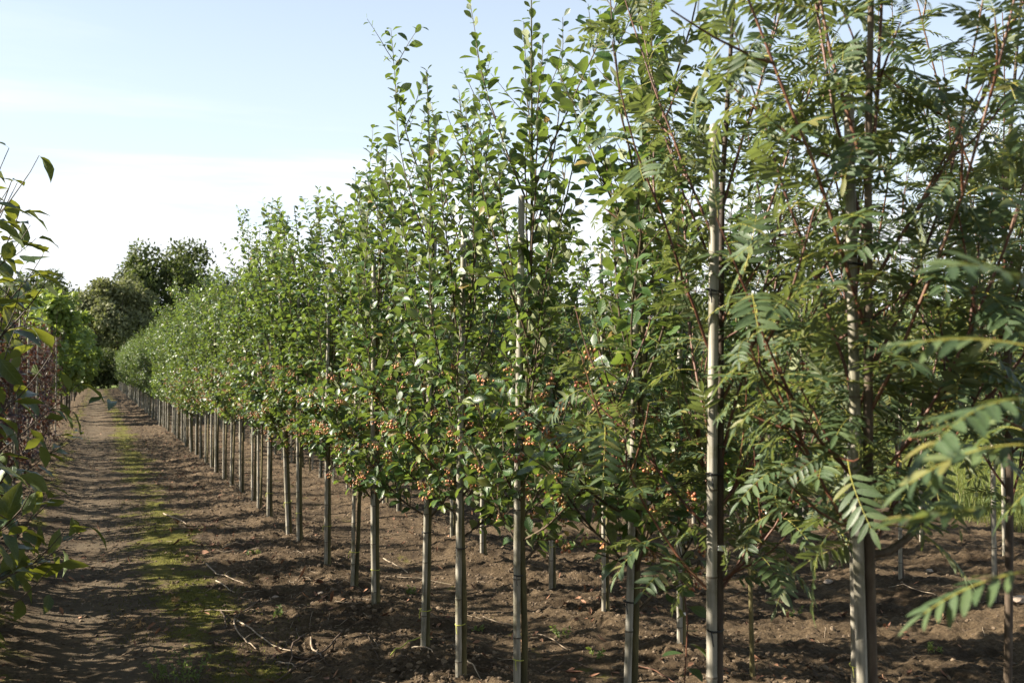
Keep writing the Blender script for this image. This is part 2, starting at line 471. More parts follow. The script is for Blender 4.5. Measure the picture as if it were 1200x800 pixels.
def tube_chunks(P, rad, seg, k):
    V, F, C = tube(P, rad, seg)
    return [(V, F, k, None)] + ([(V, C, k, None)] if len(C) else [])
def tube_one(P, rad, seg, k):
    """quads only, caps folded in as degenerate-free triangles of a second chunk sharing position"""
    return tube_chunks(P, rad, seg, k)

def instance(tpl, Rm, T, S):
    V, F, UV = tpl
    n = len(T); k = len(V)
    W = np.einsum('nij,kj->nki', Rm * np.asarray(S)[:, None, None], V) + T[:, None]
    FF = (F[None] + (np.arange(n) * k)[:, None, None]).reshape(-1, F.shape[1])
    return W.reshape(-1, 3), FF, np.tile(UV, (n, 1))

def leaf_template(stations, fold=0.35, bend=0.35, twist=0.0, wave=0.0):
    """blade along +Y, three vertices a station, upper face +Z; length 1"""
    V, UV = [], []
    for i, (t, w) in enumerate(stations):
        z = -bend * t * t
        wv = wave * math.sin(i * 2.1)
        V += [(-w * math.cos(fold), t, z + w * math.sin(fold) + wv * w), (0, t, z), (w * math.cos(fold), t, z + w * math.sin(fold) - wv * w)]
        UV += [(-1 if w > 0.03 else -.3, t), (0, t), (1 if w > 0.03 else .3, t)]
    V = np.array(V, float)
    if twist:
        a = twist * V[:, 1]
        x, z = V[:, 0].copy(), V[:, 2].copy()
        V[:, 0] = x * np.cos(a) - z * np.sin(a) * 0.3; V[:, 2] = z + x * np.sin(a)
    F = []
    for i in range(len(stations) - 1):
        a = i * 3
        F += [(a, a + 1, a + 4, a + 3), (a + 1, a + 2, a + 5, a + 4)]
    return V, np.array(F, int), np.array(UV, float)

BERRY_ST = [(0, .012), (.16, .014), (.26, .09), (.45, .215), (.66, .275), (.84, .215), (.95, .10), (1, .004)]
BERRY_TPL = [leaf_template(BERRY_ST, 0.30, 0.18, 0.0, 0.05), leaf_template(BERRY_ST, 0.50, 0.32, 0.35, 0.1),
             leaf_template([(t, w * 0.88) for t, w in BERRY_ST], 0.16, -0.08, -0.3, 0.08), leaf_template([(t, w * 1.12) for t, w in BERRY_ST], 0.38, 0.45, 0.2, -0.1)]
BIG_ST = [(0, .008), (.10, .012), (.18, .07), (.32, .17), (.5, .225), (.68, .20), (.84, .115), (.94, .04), (1, .003)]
BIG_TPL = [leaf_template(BIG_ST, 0.28, 0.30, 0.1, 0.12), leaf_template(BIG_ST, 0.42, 0.62, -0.3, 0.18), leaf_template(BIG_ST, 0.18, 0.12, 0.3, -0.12)]
SMALL_ST = [(0, .02), (.3, .22), (.65, .26), (1, .01)]
SMALL_TPL = leaf_template(SMALL_ST, 0.3, 0.2)
CURL_TPL = [leaf_template(SMALL_ST, 0.9, -0.7, 0.8), leaf_template(SMALL_ST, 0.6, -0.35, -0.9), leaf_template(SMALL_ST, 0.3, 0.5, 0.5)]

def unit(v):
    v = np.asarray(v, float)
    return v / (np.linalg.norm(v, axis=-1, keepdims=True) + 1e-12)

def curve(p, d, length, n, g, up=0.0, wob=0.06):
    """a growing shoot: points from p, first direction d, turning up (or down) by `up` a step"""
    P = [np.array(p, float)]; d = unit(d); st = length / n
    for _ in range(n):
        d = unit(d + np.array([0, 0, up]) + g.normal(0, wob, 3))
        P.append(P[-1] + d * st)
    return np.array(P)
def along(P, s):
    """points and directions at arc fractions s"""
    seg = np.linalg.norm(np.diff(P, axis=0), axis=1); c = np.concatenate([[0], np.cumsum(seg)])
    t = np.asarray(s) * c[-1]
    i = np.clip(np.searchsorted(c, t, 'right') - 1, 0, len(seg) - 1)
    f = ((t - c[i]) / (seg[i] + 1e-9))[:, None]
    return P[i] * (1 - f) + P[i + 1] * f, unit(P[i + 1] - P[i])

def leaf_frames(p, d, g, ang=(40, 70), phase=None, lift=0.25, roll=0.35, droop=0.0):
    """leaf bases and rotations, spiralled round a shoot; the upper face looks to the shoot tip and the sky"""
    n = len(p)
    ref = np.where(np.abs(d[:, 2:3]) > 0.9, np.array([[1.0, 0, 0]]), np.array([[0, 0, 1.0]]))
    A = unit(np.cross(d, ref)); B = np.cross(d, A)
    ph = (g.uniform(0, 6.28) if phase is None else phase) + np.arange(n) * 2.4 + g.normal(0, 0.35, n)
    o = np.cos(ph)[:, None] * A + np.sin(ph)[:, None] * B
    a = np.radians(g.uniform(*ang, n))[:, None]
    l = unit(np.cos(a) * d + np.sin(a) * o + np.array([0, 0, -droop]) + g.normal(0, 0.12, (n, 3)))
    up = unit(d * 0.7 + np.array([0, 0, lift]) + g.normal(0, roll, (n, 3)))
    nz_ = unit(up - (up * l).sum(1, keepdims=True) * l)
    x = np.cross(l, nz_)
    return p, np.stack([x, l, nz_], -1)

# ------------------------------------------------------------------ ground
def vnoise(x, y, seed):
    xi, yi = np.floor(x).astype(np.int64), np.floor(y).astype(np.int64)
    fx_, fy_ = x - xi, y - yi
    fx_ = fx_ * fx_ * (3 - 2 * fx_); fy_ = fy_ * fy_ * (3 - 2 * fy_)
    def h(a, b):
        v = (a * 374761393 + b * 668265263 + seed * 982451653) & 0xffffffff
        v = ((v ^ (v >> 13)) * 1274126177) & 0xffffffff
        return ((v ^ (v >> 16)) & 0xffff) / 65535.0
    return (h(xi, yi) * (1 - fx_) + h(xi + 1, yi) * fx_) * (1 - fy_) + (h(xi, yi + 1) * (1 - fx_) + h(xi + 1, yi + 1) * fx_) * fy_ - 0.5

ROWS = [1.70, 3.05, 5.55, 6.95]
LEFT = -0.85
def ground_h(x, y):
    x = np.asarray(x, float); y = np.asarray(y, float)
    h = 0.020 * vnoise(x * 1.3, y * 1.1, 3) * 2 + 0.012 * vnoise(x * 4, y * 4, 5) * 2
    bed = np.zeros_like(x)
    for r in ROWS + [LEFT]:
        bed = np.maximum(bed, np.exp(-((x - r) / 0.38) ** 2))
    rough = 0.14 + 0.80 * np.clip(bed * 1.3 + np.exp(-((x - 1.3) / 0.5) ** 2) + (x > 3.4), 0, 1)
    h += 0.055 * bed
    h += rough * (0.020 * vnoise(x * 9, y * 9, 7) * 2 + 0.018 * vnoise(x * 23, y * 23, 9) * 2 + 0.011 * vnoise(x * 47, y * 47, 13) * 2)
    h -= 0.03 * np.exp(-((x + 0.1) / 0.3) ** 2)
    fade = np.clip((400 - np.hypot(x, y)) / 300, 0, 1)
    return h * fade
def gh(x, y):
    return float(ground_h(np.array([x]), np.array([y]))[0])

def axis(breaks):
    out_ = []
    for a, b, n in breaks: out_.append(np.linspace(a, b, n, endpoint=False))
    return np.concatenate(out_ + [[breaks[-1][1]]])
gx = axis([(-900, -60, 14), (-60, -8, 20), (-8, -1.3, 40), (-1.3, 3.6, 220), (3.6, 9, 170), (9, 30, 30), (30, 120, 12), (120, 900, 12)])
gy = np.concatenate([axis([(-300, -20, 10), (-20, 2.5, 40), (2.5, 9, 270)])[:-1], 9 * np.exp(np.linspace(0, math.log(110 / 9), 330)), np.geomspace(118, 1500, 24)])
GX, GY = np.meshgrid(gx, gy)
GZ = ground_h(GX, GY)
V = np.stack([GX, GY, GZ], -1).reshape(-1, 3)
nx, ny = len(gx), len(gy)
i = np.arange(ny - 1)[:, None] * nx; j = np.arange(nx - 1)[None]
F = np.stack([i + j, i + j + 1, i + j + 1 + nx, i + j + nx], -1).reshape(-1, 4)
ground = link('ground', make_mesh('ground', [(V, F, 0, None)], [M['soil']]))
tag(ground, 'brown nursery soil with a mossy trodden lane beside the tree rows', 'ground', kind='structure')

def gp(px, py):
    """ground point seen at a pixel of the 1200x800 photograph (for lying things only)"""
    z = EYE * FPX / (py - 435.0)
    xc = (px - 600.0) / FPX * z
    s = math.cos(YAW) * z - math.sin(YAW) * xc
    l = math.cos(YAW) * xc + math.sin(YAW) * z
    return l, s

# ------------------------------------------------------------------ berry tree
ICO = None
def ico():
    global ICO
    if ICO is None:
        p = (1 + 5 ** .5) / 2
        v = unit(np.array([(-1, p, 0), (1, p, 0), (-1, -p, 0), (1, -p, 0), (0, -1, p), (0, 1, p), (0, -1, -p), (0, 1, -p), (p, 0, -1), (p, 0, 1), (-p, 0, -1), (-p, 0, 1)], float))
        f = np.array([(0, 11, 5), (0, 5, 1), (0, 1, 7), (0, 7, 10), (0, 10, 11), (1, 5, 9), (5, 11, 4), (11, 10, 2), (10, 7, 6), (7, 1, 8), (3, 9, 4), (3, 4, 2), (3, 2, 6), (3, 6, 8), (3, 8, 9), (4, 9, 5), (2, 4, 11), (6, 2, 10), (8, 6, 7), (9, 8, 1)])
        ICO = (v, f, np.zeros((12, 2)))
    return ICO

def cluster_chunks(g, base=np.zeros(3), n=None):
    n = n or int(g.integers(9, 17))
    ch = []
    ends = base + np.stack([g.normal(0, .015, n), g.normal(0, .015, n), -g.uniform(.012, .048, n)], -1)
    RR = np.tile(np.eye(3), (n, 1, 1))
    V, F, U = instance(ico(), RR, ends, g.uniform(.0054, .0074, n))
    ch.append((V, F, 0, U))
    for e in ends:
        m_ = (e + base) / 2 + np.array([0, 0, .006])
        ch += tube_chunks(np.array([base, m_, e]), [.0012, .001, .001], 3, 1)[:1]
    return ch
cg = np.random.default_rng(5)
CLUSTERS = [make_mesh('berry_cluster', cluster_chunks(cg), [M['berry'], M['twig']]) for _ in range(6)]
LEAF_ME = [make_mesh('leaf', [(t[0], t[1], 0, t[2])], [M['berry_leaf']]) for t in BERRY_TPL]

def berry_tree(seed, height=3.1, dens=1.0, width=0.80, stem=0.82, extra_long=2):
    g = np.random.default_rng(seed)
    trunk = np.array([[0, 0, -0.06], [g.normal(0, .006), g.normal(0, .006), 0.4], [g.normal(0, .01), g.normal(0, .01), 0.9],
                      [g.normal(0, .02), g.normal(0, .02), 1.6], [g.normal(0, .04), g.normal(0, .04), 2.2], [g.normal(0, .07), g.normal(0, .07), height - .1]])
    tp, _ = along(trunk, np.linspace(0, 1, 16))
    trad = np.interp(tp[:, 2], [-0.06, 0.05, 0.9, 1.6, 2.4, height], [.020, .0150, .0130, .010, .006, .0022])
    LP, LR, LS = [], [], []
    branches, berries = [], []
    def leaves(P, a, b, step, size, ang=(38, 72), tipshrink=0.5):
        ln = np.linalg.norm(np.diff(P, axis=0), axis=1).sum()
        n = max(2, int(ln * (b - a) / step))
        s = np.linspace(a, b, n) + g.normal(0, .004, n)
        p, d = along(P, np.clip(s, 0, 1))
        p, Rm = leaf_frames(p, d, g, ang)
        LP.append(p); LR.append(Rm)
        LS.append(size * g.uniform(.55, 1.22, n) * (1 - (1 - tipshrink) * np.clip((s - .72) / .28, 0, 1)))
    # leader
    leaves(trunk, .38, .72, .030 / dens, .080)
    leaves(trunk, .70, 1.0, .017 / dens, .086, (30, 62), .6)
    nb = 20
    for k in range(nb):
        f = k / (nb - 1)
        z0 = stem + (height * .72 - stem) * f ** 1.15 + g.normal(0, .03)
        az = k * 2.4 + g.normal(0, .3)
        p0, _ = along(trunk, np.array([(z0 + .06) / (height - .04)]))
        tilt = R(g.uniform(48, 76) if f < .3 else g.uniform(20, 38))
        L = (g.uniform(.48, .74) if f < .3 else g.uniform(.8, 1.15) * height / 3.1) * (1 - .30 * max(0, f - .6))
        if k % 5 == 3 and extra_long and f > .3: L *= 1.2
        d = np.array([math.cos(az) * math.sin(tilt) * width, math.sin(az) * math.sin(tilt) * width, math.cos(tilt)])
        P = curve(p0[0], d, L, 9, g, up=(.10 if f < .35 else .085), wob=.055)
        ch = tube_chunks(P, np.linspace(.0060, .0015, len(P)) * (1.1 - .3 * f), 5, 0)
        leaves(P, .12, .6, .026 / dens, .084)
        leaves(P, .58, 1.0, .018 / dens, .086, (32, 66), .62)
        ns = int(round((15 if f < .45 else 6 if f < .75 else 3) * dens))
        for q in range(ns):
            s = g.uniform(.06, .85)
            sp_, sd = along(P, np.array([s]))
            out_ = unit(np.array([g.normal(), g.normal(), g.normal(0, .35) + .15]))
            dd = unit(sd[0] * .75 + out_ * .8)
            SL = g.uniform(.10, .34) * (1.1 - .3 * s)
            SP = curve(sp_[0], dd, SL, 4, g, up=.10, wob=.07)
            ch += tube_chunks(SP, np.linspace(.0028, .0011, len(SP)), 4, 0)[:1]
            leaves(SP, .12, 1.0, .021 / dens, .074, (35, 75), .65)
            if f < .5 and SP[-1][2] < 1.65 and g.random() < .75 - .7 * f:
                berries.append(SP[-1] + np.array([0, 0, -.005]))
        if f < .4 and P[-3][2] < 1.6 and g.random() < .6:
            berries.append(P[-3])
        branches.append(ch)
    return dict(trunk=(tp, trad), LP=np.concatenate(LP), LR=np.concatenate(LR), LS=np.concatenate(LS), branches=branches, berries=np.array(berries))

def crown_chunks(T, keep=None, k=0):
    LP, LR, LS = T['LP'], T['LR'], T['LS']
    idx = np.arange(len(LP)) if keep is None else keep
    ch = []
    for v in range(4):
        ii = idx[idx % 4 == v]
        if len(ii):
            V_, F_, U_ = instance(BERRY_TPL[v], LR[ii], LP[ii], LS[ii])
            ch.append((V_, F_, k, U_))
    return ch

def mat4(Rm, p, s):
    return Matrix(((Rm[0][0] * s, Rm[0][1] * s, Rm[0][2] * s, p[0]), (Rm[1][0] * s, Rm[1][1] * s, Rm[1][2] * s, p[1]), (Rm[2][0] * s, Rm[2][1] * s, Rm[2][2] * s, p[2]), (0, 0, 0, 1)))

TRUNK_OFF = (0.031, 0.012)
def trunk_mesh(T, mat, name='trunk'):
    return make_mesh(name, tube_chunks(T['trunk'][0], T['trunk'][1], 9, 0), [mat])

# stakes -------------------------------------------------------------
def stake_profile(h, r, g):
    z = [-.08]; rr = [r * 1.05]
    zz = g.uniform(.05, .2)
    while zz < h - .05:
        for dz, k in ((-.010, 1.0), (-.003, 1.10), (.003, 1.06), (.012, .985)):
            z.append(zz + dz); rr.append(r * k * (1.06 - .12 * zz / h))
        zz += g.uniform(.24, .36)
    z += [h - .004, h]; rr += [r * .94, r * .82]
    P = np.stack([.004 * np.sin(np.array(z) * 2.2 + g.uniform(0, 6)), .004 * np.cos(np.array(z) * 1.7 + g.uniform(0, 6)), np.array(z)], -1)
    return P, np.array(rr)
SG = np.random.default_rng(77)
STAKES = []
for k in range(6):
    P, rr = stake_profile(SG.uniform(2.18, 2.36), SG.uniform(.0130, .0158), SG)
    (V_, F_, _k, _u), cap_ = tube_chunks(P, rr, 12, 0)
    sg_ = np.repeat(np.arange(len(P) - 1), 12)
    ring = (sg_ % 4 == 2) & (sg_ < len(P) - 3)
    STAKES.append((make_mesh('stake', [(V_, F_[~ring], 0, None), (V_, F_[ring], 1, None), cap_], [M['stake'], M['node']]), P[-1][2]))
def band_mesh(mat, w, wide=True, knot=True):
    """a loop round stake and trunk"""
    a = np.linspace(0, 2 * np.pi, 19)
    ex = np.stack([0.014 + .034 * np.cos(a), .008 + (.0215 * np.sin(a)) + .009 * np.cos(a), .003 * np.sin(a)], -1)
    ch = tube_chunks(ex, w, 5, 0)[:1]
    if knot:
        ch += tube_chunks(np.array([[-.02, -.012, 0], [-.026, -.022, -.012], [-.024, -.026, -.04]]), w * .8, 4, 0)
    return make_mesh('tie', ch, [mat])
TIE_B = band_mesh(M['tie'], .0032)
TIE_Y = band_mesh(M['tie_yellow'], .0026)
TAG_ME = make_mesh('tag', [(np.array([(-.02, -.001, -.007), (.028, .006, -.010), (.026, .006, .008), (-.02, -.001, .007), (-.02, .0005, -.007), (.028, .0075, -.010), (.026, .0075, .008), (-.02, .0005, .007)]),
                      np.array([(0, 1, 2, 3), (7, 6, 5, 4), (0, 4, 5, 1), (1, 5, 6, 2), (2, 6, 7, 3), (3, 7, 4, 0)]), 0, None)], [M['tag']], smooth=False)

def add_stake(x, y, lean, leany, label, group, near, g, tie_heights=None, tagz=None):
    me, h = STAKES[int(g.integers(0, 6))]
    rot = (leany, lean, g.uniform(-.3, .3) if near else g.uniform(0, 6.28))
    if near:
        o = link('stake', None, loc=(x, y, gh(x, y)))
        o.rotation_euler = rot
        link('cane', me, o)
        for q, z in enumerate(tie_heights if tie_heights is not None else [.28 + g.uniform(-.06, .06), .72 + g.uniform(-.1, .1), 1.25, 1.8]):
            yel = q == 0
            t_ = link('tie', TIE_Y if yel else TIE_B, o, loc=(0, 0, z))
            t_.rotation_euler = (g.uniform(-.12, .12), g.uniform(-.12, .12), 0)
            t_['label'] = 'yellow twine tie' if yel else 'black rubber tie'
        if tagz:
            t_ = link('tag', TAG_ME, o, loc=(.012, -.024, tagz)); t_.rotation_euler = (0, .12, .2)
            t_['label'] = 'white plastic plant tag'
    else:
        o = link('stake', me, loc=(x, y, gh(x, y)))
        o.rotation_euler = rot
    tag(o, label, 'stake', group)
    return o

CAMP = np.array([0, 0, EYE])
def build_near_berry(x, y, seed, label, n_leaf, lean=0.0, leany=0.0, group=None, rot=0.0, **kw):
    T = berry_tree(seed, **kw)
    root = link('berry_tree', None, loc=(x + TRUNK_OFF[0], y + TRUNK_OFF[1], gh(x, y)))
    root.rotation_euler = (leany, lean, 0)
    tag(root, label, 'tree', group)
    link('trunk', trunk_mesh(T, M['bark']), root)
    for ch in T['branches']:
        link('branch', make_mesh('branch', ch, [M['twig']]), root)
    wp = T['LP'] + np.array([x, y, 0])
    dist = np.linalg.norm(wp - CAMP, axis=1) - 1.5 * T['LS'] * 3
    order = np.argsort(dist)
    pick, rest = order[:n_leaf], np.sort(order[n_leaf:])
    crown = link('crown', make_mesh('crown', crown_chunks(T, rest), [M['berry_leaf']]), root)
    crown['kind'] = 'stuff'
    for q in pick:
        link('leaf', LEAF_ME[q % 4], crown, mat=mat4(T['LR'][q], T['LP'][q], T['LS'][q]))
    g = np.random.default_rng(seed + 5)
    for p in T['berries']:
        o = link('berry_cluster', CLUSTERS[int(g.integers(0, 6))], root, loc=tuple(p)); o.rotation_euler = (0, 0, g.uniform(0, 6.28))
    return root, T

VAR = []
for k in range(7):
    T = berry_tree(900 + k, height=3.0 + .06 * k, stem=.80 + .02 * (k % 3))
    g = np.random.default_rng(k)
    ch = crown_chunks(T)
    for b in T['branches']:
        ch += [(V_, F_, 1, None) for V_, F_, _, _ in b]
    bc = []
    for p in T['berries']:
        bc += cluster_chunks(g, p, 10)[:11]
    VAR.append((trunk_mesh(T, M['bark']), make_mesh('crown', ch, [M['berry_leaf'], M['twig']]), make_mesh('berries', bc, [M['berry'], M['twig']])))

def build_mid_berry(x, y, g, label, group, berries, sc_=None, lean=None):
    tm, cm, bm_ = VAR[int(g.integers(0, 7))]
    root = link('berry_tree', None, loc=(x + TRUNK_OFF[0], y + TRUNK_OFF[1], gh(x, y)))
    s = sc_ or g.uniform(.92, 1.06)
    root.scale = (s * g.uniform(.85, 1.15), s * g.uniform(.85, 1.15), s)
    root.rotation_euler = (g.normal(0, .012), g.normal(0, .012) if lean is None else lean, 0)
    tag(root, label, 'tree', group)
    a = g.uniform(0, 6.28)
    link('trunk', tm, root)
    c = link('crown', cm, root); c.rotation_euler = (0, 0, a)
    c['kind'] = 'stuff'
    if berries:
        b = link('berries', bm_, root); b.rotation_euler = (0, 0, a); b['kind'] = 'stuff'
    return root

ORD = ['first', 'second', 'third', 'fourth', 'fifth', 'sixth', 'seventh', 'eighth', 'ninth', 'tenth', 'eleventh', 'twelfth', 'thirteenth', 'fourteenth', 'fifteenth', 'sixteenth']
def s_from_px(px, L):
    z = FPX * L / math.cos(YAW) / (px - 115.0)
    return (z - L * math.sin(YAW)) / math.cos(YAW)

# the row beside the lane: stake feet read off the photograph along the row
row_px = [728, 612, 535, 495, 440, 415, 382, 352, 340, 318, 306, 298, 284, 272, 263, 254]
lean_deg = [1.9, .4, .5, 1.6, -.4, 1.2, .5, -.3, -2.2, .6, .2, .9, -.5, 1.1, 0, .6]
heights = [3.3, 3.3, 3.05, 3.4, 3.15, 3.1]
g1 = np.random.default_rng(21)
near_trees = []
for k, px in enumerate(row_px):
    s = s_from_px(px, ROWS[0])
    x = ROWS[0] + g1.normal(0, .015)
    lean = R(lean_deg[k])
    lab = f'{ORD[k]} berry tree from the rowans in the row beside the lane'
    slab = f'grey bamboo stake tied to the {ORD[k]} berry tree from the rowans beside the lane'
    if k < 6:
        r_, T_ = build_near_berry(x, s, 300 + k, lab, 300, lean, 0, 'berry trees in the row beside the lane', height=heights[k], stem=(.72 if k != 4 else .66), dens=(.84 if k < 3 else .92))
        near_trees.append((r_, T_))
    else:
        build_mid_berry(x, s, g1, lab, 'berry trees in the row beside the lane', True, lean=lean)
    add_stake(x, s, lean, 0, slab, 'stakes in the row beside the lane', k < 10, g1)
s = s_from_px(254, ROWS[0])
while s < 94:
    s += .84 + g1.normal(0, .05)
    x = ROWS[0] + g1.normal(0, .03)
    ln = g1.normal(0, .022)
    if g1.random() < .035: continue
    build_mid_berry(x, s, g1, 'upright berry tree in the lane-side row, past the sixteenth from the rowans', 'distant berry trees in the row beside the lane', s < 24, lean=ln, sc_=g1.uniform(.80, 1.06))
    add_stake(x, s, ln, 0, 'thin stake in the lane-side row, past the sixteenth tree from the rowans', 'distant stakes in the row beside the lane', False, g1)

# second row
row2 = [(875, -1.0, False), (795, .3, True), (707, -.3, True), (645, 0, True), (605, .4, True), (565, .3, True), (529, 0, True), (467, .3, True)]
g2 = np.random.default_rng(22)
for k, (px, ld, st) in enumerate(row2):
    s = s_from_px(px, ROWS[1]); x = ROWS[1]
    lab = f'{ORD[k]} berry tree from the rowans in the second row from the lane'
    build_mid_berry(x, s, g2, lab, 'berry trees in the second row', True, lean=R(ld), sc_=g2.uniform(.82, .92))
    if st:
        add_stake(x, s, R(ld), 0, f'stake at the {ORD[k]} berry tree from the rowans in the second row', 'stakes in the second row', True, g2, tie_heights=[.3, .75], tagz=(.16 if px == 795 else None))
s = s_from_px(467, ROWS[1])
while s < 46:
    s += .84 + g2.normal(0, .05)
    build_mid_berry(ROWS[1] + g2.normal(0, .03), s, g2, 'berry tree further along the second row, behind the lane-side row', 'distant berry trees in the second row', s < 16, sc_=g2.uniform(.82, .94))
    add_stake(ROWS[1] + g2.normal(0, .02), s, g2.normal(0, .015), 0, 'stake further along the second row, behind the lane-side row', 'distant stakes in the second row', False, g2)
# third and fourth rows: berry trees past the rowans
g3 = np.random.default_rng(23)
for r, nm in ((2, 'third'), (3, 'fourth')):
    s = 9.5 if r == 2 else 11.5
    while s < 30:
        build_mid_berry(ROWS[r] + g3.normal(0, .03), s, g3, f'berry tree in the {nm} row, past the wide bare strip', f'berry trees in the {nm} row', s < 12, sc_=g3.uniform(.76, .9))
        add_stake(ROWS[r] + g3.normal(0, .02), s, g3.normal(0, .015), 0, f'stake among the berry trees of the {nm} row past the bare strip', f'stakes in the {nm} row', False, g3)
        s += .95 + g3.normal(0, .06)

# ------------------------------------------------------------------ rowans
LFT_ST = [(0, .015), (.15, .10), (.4, .138), (.7, .118), (.9, .058), (1, .004)]
def frond(g, pairs, droop, fold):
    """one feathered leaf: an arching rachis with paired leaflets, along +Y, upper face +Z, length 1"""
    n = 10
    t = np.linspace(0, 1, n)
    P = np.stack([.03 * np.sin(t * 3 + g.uniform(0, 6)), t - .12 * droop * t ** 2, .10 * t - droop * t ** 2.0], -1)
    ch = [(c[0], c[1], 1, None) for c in tube_chunks(P, np.linspace(.0085, .004, n), 4, 0)[:1]]
    tp = leaf_template(LFT_ST, fold, .14)
    s = np.linspace(.26, .93, pairs)
    p, d = along(P, s)
    LPp, LRr, LSs = [], [], []
    for i in range(pairs):
        for side in (-1, 1):
            bi = np.cross(d[i], [0, 0, 1.0]); bi = unit(bi) * side
            a = R(g.uniform(52, 68) - 16 * (s[i] - .3))
            l = unit(d[i] * math.cos(a) + bi * math.sin(a) + np.array([0, 0, g.normal(.02, .14)]))
            nn_ = np.cross(bi * side, d[i]) ; nn_ = nn_ * (1 if nn_[2] > 0 else -1) + g.normal(0, .22, 3)
            nn_ = unit(nn_ - (nn_ @ l) * l)
            LPp.append(p[i]); LRr.append(np.stack([np.cross(l, nn_), l, nn_], -1))
            LSs.append(.33 * (1 - .9 * abs(s[i] - .58) ** 1.5) * g.uniform(.9, 1.1))
    l = unit(P[-1] - P[-2]); nn_ = unit(np.array([0, 0, 1.0]) - l[2] * l)
    LPp.append(P[-1]); LRr.append(np.stack([np.cross(l, nn_), l, nn_], -1)); LSs.append(.27)
    V_, F_, U_ = instance(tp, np.array(LRr), np.array(LPp), np.array(LSs))
    return [(V_, F_, 0, U_)] + ch
fg = np.random.default_rng(31)
FRONDS = [frond(fg, int(fg.integers(6, 9)), d_, f_) for d_, f_ in ((.25, .2), (.5, .35), (.75, .3), (.1, .45), (.4, .15), (.95, .3))]
FROND_ME = [make_mesh('leaf', c, [M['rowan_leaf'], M['rachis']]) for c in FRONDS]

def rowan_tree(seed, height=3.5, stem=.95, nb=14, step=.046, top_thin=1.0, clear_side=None):
    g = np.random.default_rng(seed)
    trunk = np.array([[0, 0, -.06], [g.normal(0, .006), g.normal(0, .006), .5], [g.normal(0, .012), g.normal(0, .012), 1.2], [g.normal(0, .03), g.normal(0, .03), 2.1], [g.normal(0, .08), g.normal(0, .08), height]])
    tp, _ = along(trunk, np.linspace(0, 1, 18))
    trad = np.interp(tp[:, 2], [-.06, .05, 1.0, 1.8, 2.6, height], [.020, .0155, .0140, .010, .006, .003])
    LP, LR, LS, br = [], [], [], []
    def fr(P, a, b, st, size):
        ln = np.linalg.norm(np.diff(P, axis=0), axis=1).sum()
        n = max(2, int(ln * (b - a) / st))
        s_ = np.linspace(a, b, n)
        p, d = along(P, s_)
        p, Rm = leaf_frames(p, d, g, (30, 80), lift=.8, roll=.42, droop=.16)
        LP.append(p); LR.append(Rm); LS.append(size * g.uniform(.62, 1.18, n) * (1 - .45 * np.clip((s_ - .8) / .2, 0, 1)))
    fr(trunk, .5, 1.0, .070, .18)
    for k in range(nb):
        f = k / (nb - 1)
        z0 = stem + (2.0 - stem) * f ** 1.6 + g.normal(0, .03)
        az = k * 2.4 + g.normal(0, .3)
        if clear_side is not None:
            df = (az - clear_side + math.pi) % (2 * math.pi) - math.pi
            if abs(df) < 0.95: az += math.copysign(1.1, df)
        p0, _ = along(trunk, np.array([(z0 + .06) / (height - .02)]))
        tilt = R(g.uniform(38, 60) if f < .4 else g.uniform(16, 34))
        d = np.array([math.cos(az) * math.sin(tilt), math.sin(az) * math.sin(tilt), math.cos(tilt)])
        L = g.uniform(.6, .95) if f < .4 else g.uniform(1.0, 1.5)
        P = curve(p0[0], d, L, 10, g, up=.115, wob=.05)
        ch = tube_chunks(P, np.linspace(.0050, .0017, len(P)), 6, 0)
        fr(P, .05, 1.0, step, .170)
        for q in range(5 if f < .45 else 2):
            s_ = g.uniform(.04, .6); sp_, sd = along(P, np.array([s_]))
            SP = curve(sp_[0], unit(sd[0] + g.normal(0, .6, 3) + np.array([0, 0, .1])), g.uniform(.14, .4), 5, g, up=.1)
            ch += tube_chunks(SP, np.linspace(.004, .0018, len(SP)), 5, 0)[:1]
            fr(SP, .25, 1.0, .048, .160)
        br.append(ch)
    return dict(trunk=(tp, trad), LP=np.concatenate(LP), LR=np.concatenate(LR), LS=np.concatenate(LS), branches=br)

def build_near_rowan(x, y, seed, label, group, lean=0.0, maxleaf=300, stake_label=None, tagz=None, g=None, **kw):
    T = rowan_tree(seed, **kw)
    root = link('rowan_tree', None, loc=(x + TRUNK_OFF[0], y + TRUNK_OFF[1], gh(x, y)))
    root.rotation_euler = (0, lean, 0)
    tag(root, label, 'tree', group)
    link('trunk', trunk_mesh(T, M['bark_dark']), root)
    wp = T['LP'] + np.array([x, y, 0])
    order = np.argsort(np.linalg.norm(wp - CAMP, axis=1))
    for ch in T['branches']:
        link('branch', make_mesh('branch', ch, [M['bark_red']]), root)
    rest = order[maxleaf:]
    if len(rest):
        ch = []
        for q in rest:
            for V_, F_, k_, U_ in FRONDS[q % 6]:
                ch.append((V_ @ (T['LR'][q].T * T['LS'][q]) + T['LP'][q], F_, k_, U_))
        crown = link('crown', make_mesh('crown', ch, [M['rowan_leaf'], M['rachis']]), root)
        crown['kind'] = 'stuff'
    else:
        crown = root
    for q in order[:maxleaf]:
        link('leaf', FROND_ME[q % 6], crown, mat=mat4(T['LR'][q], T['LP'][q], T['LS'][q]))
    if stake_label:
        add_stake(x, y, lean, 0, stake_label, 'stakes among the rowans', True, g, tagz=tagz)
    return root
g4 = np.random.default_rng(41)
RG = 'rowans at the start of the rows'
build_near_rowan(ROWS[0], s_from_px(833, ROWS[0]), 501, 'feathery rowan next to the berry trees in the lane-side row', RG, R(.3), 200, 'grey stake with white tag tied to the rowan next to the berry trees', tagz=1.03, g=g4, height=3.35, stem=.86, clear_side=R(236))
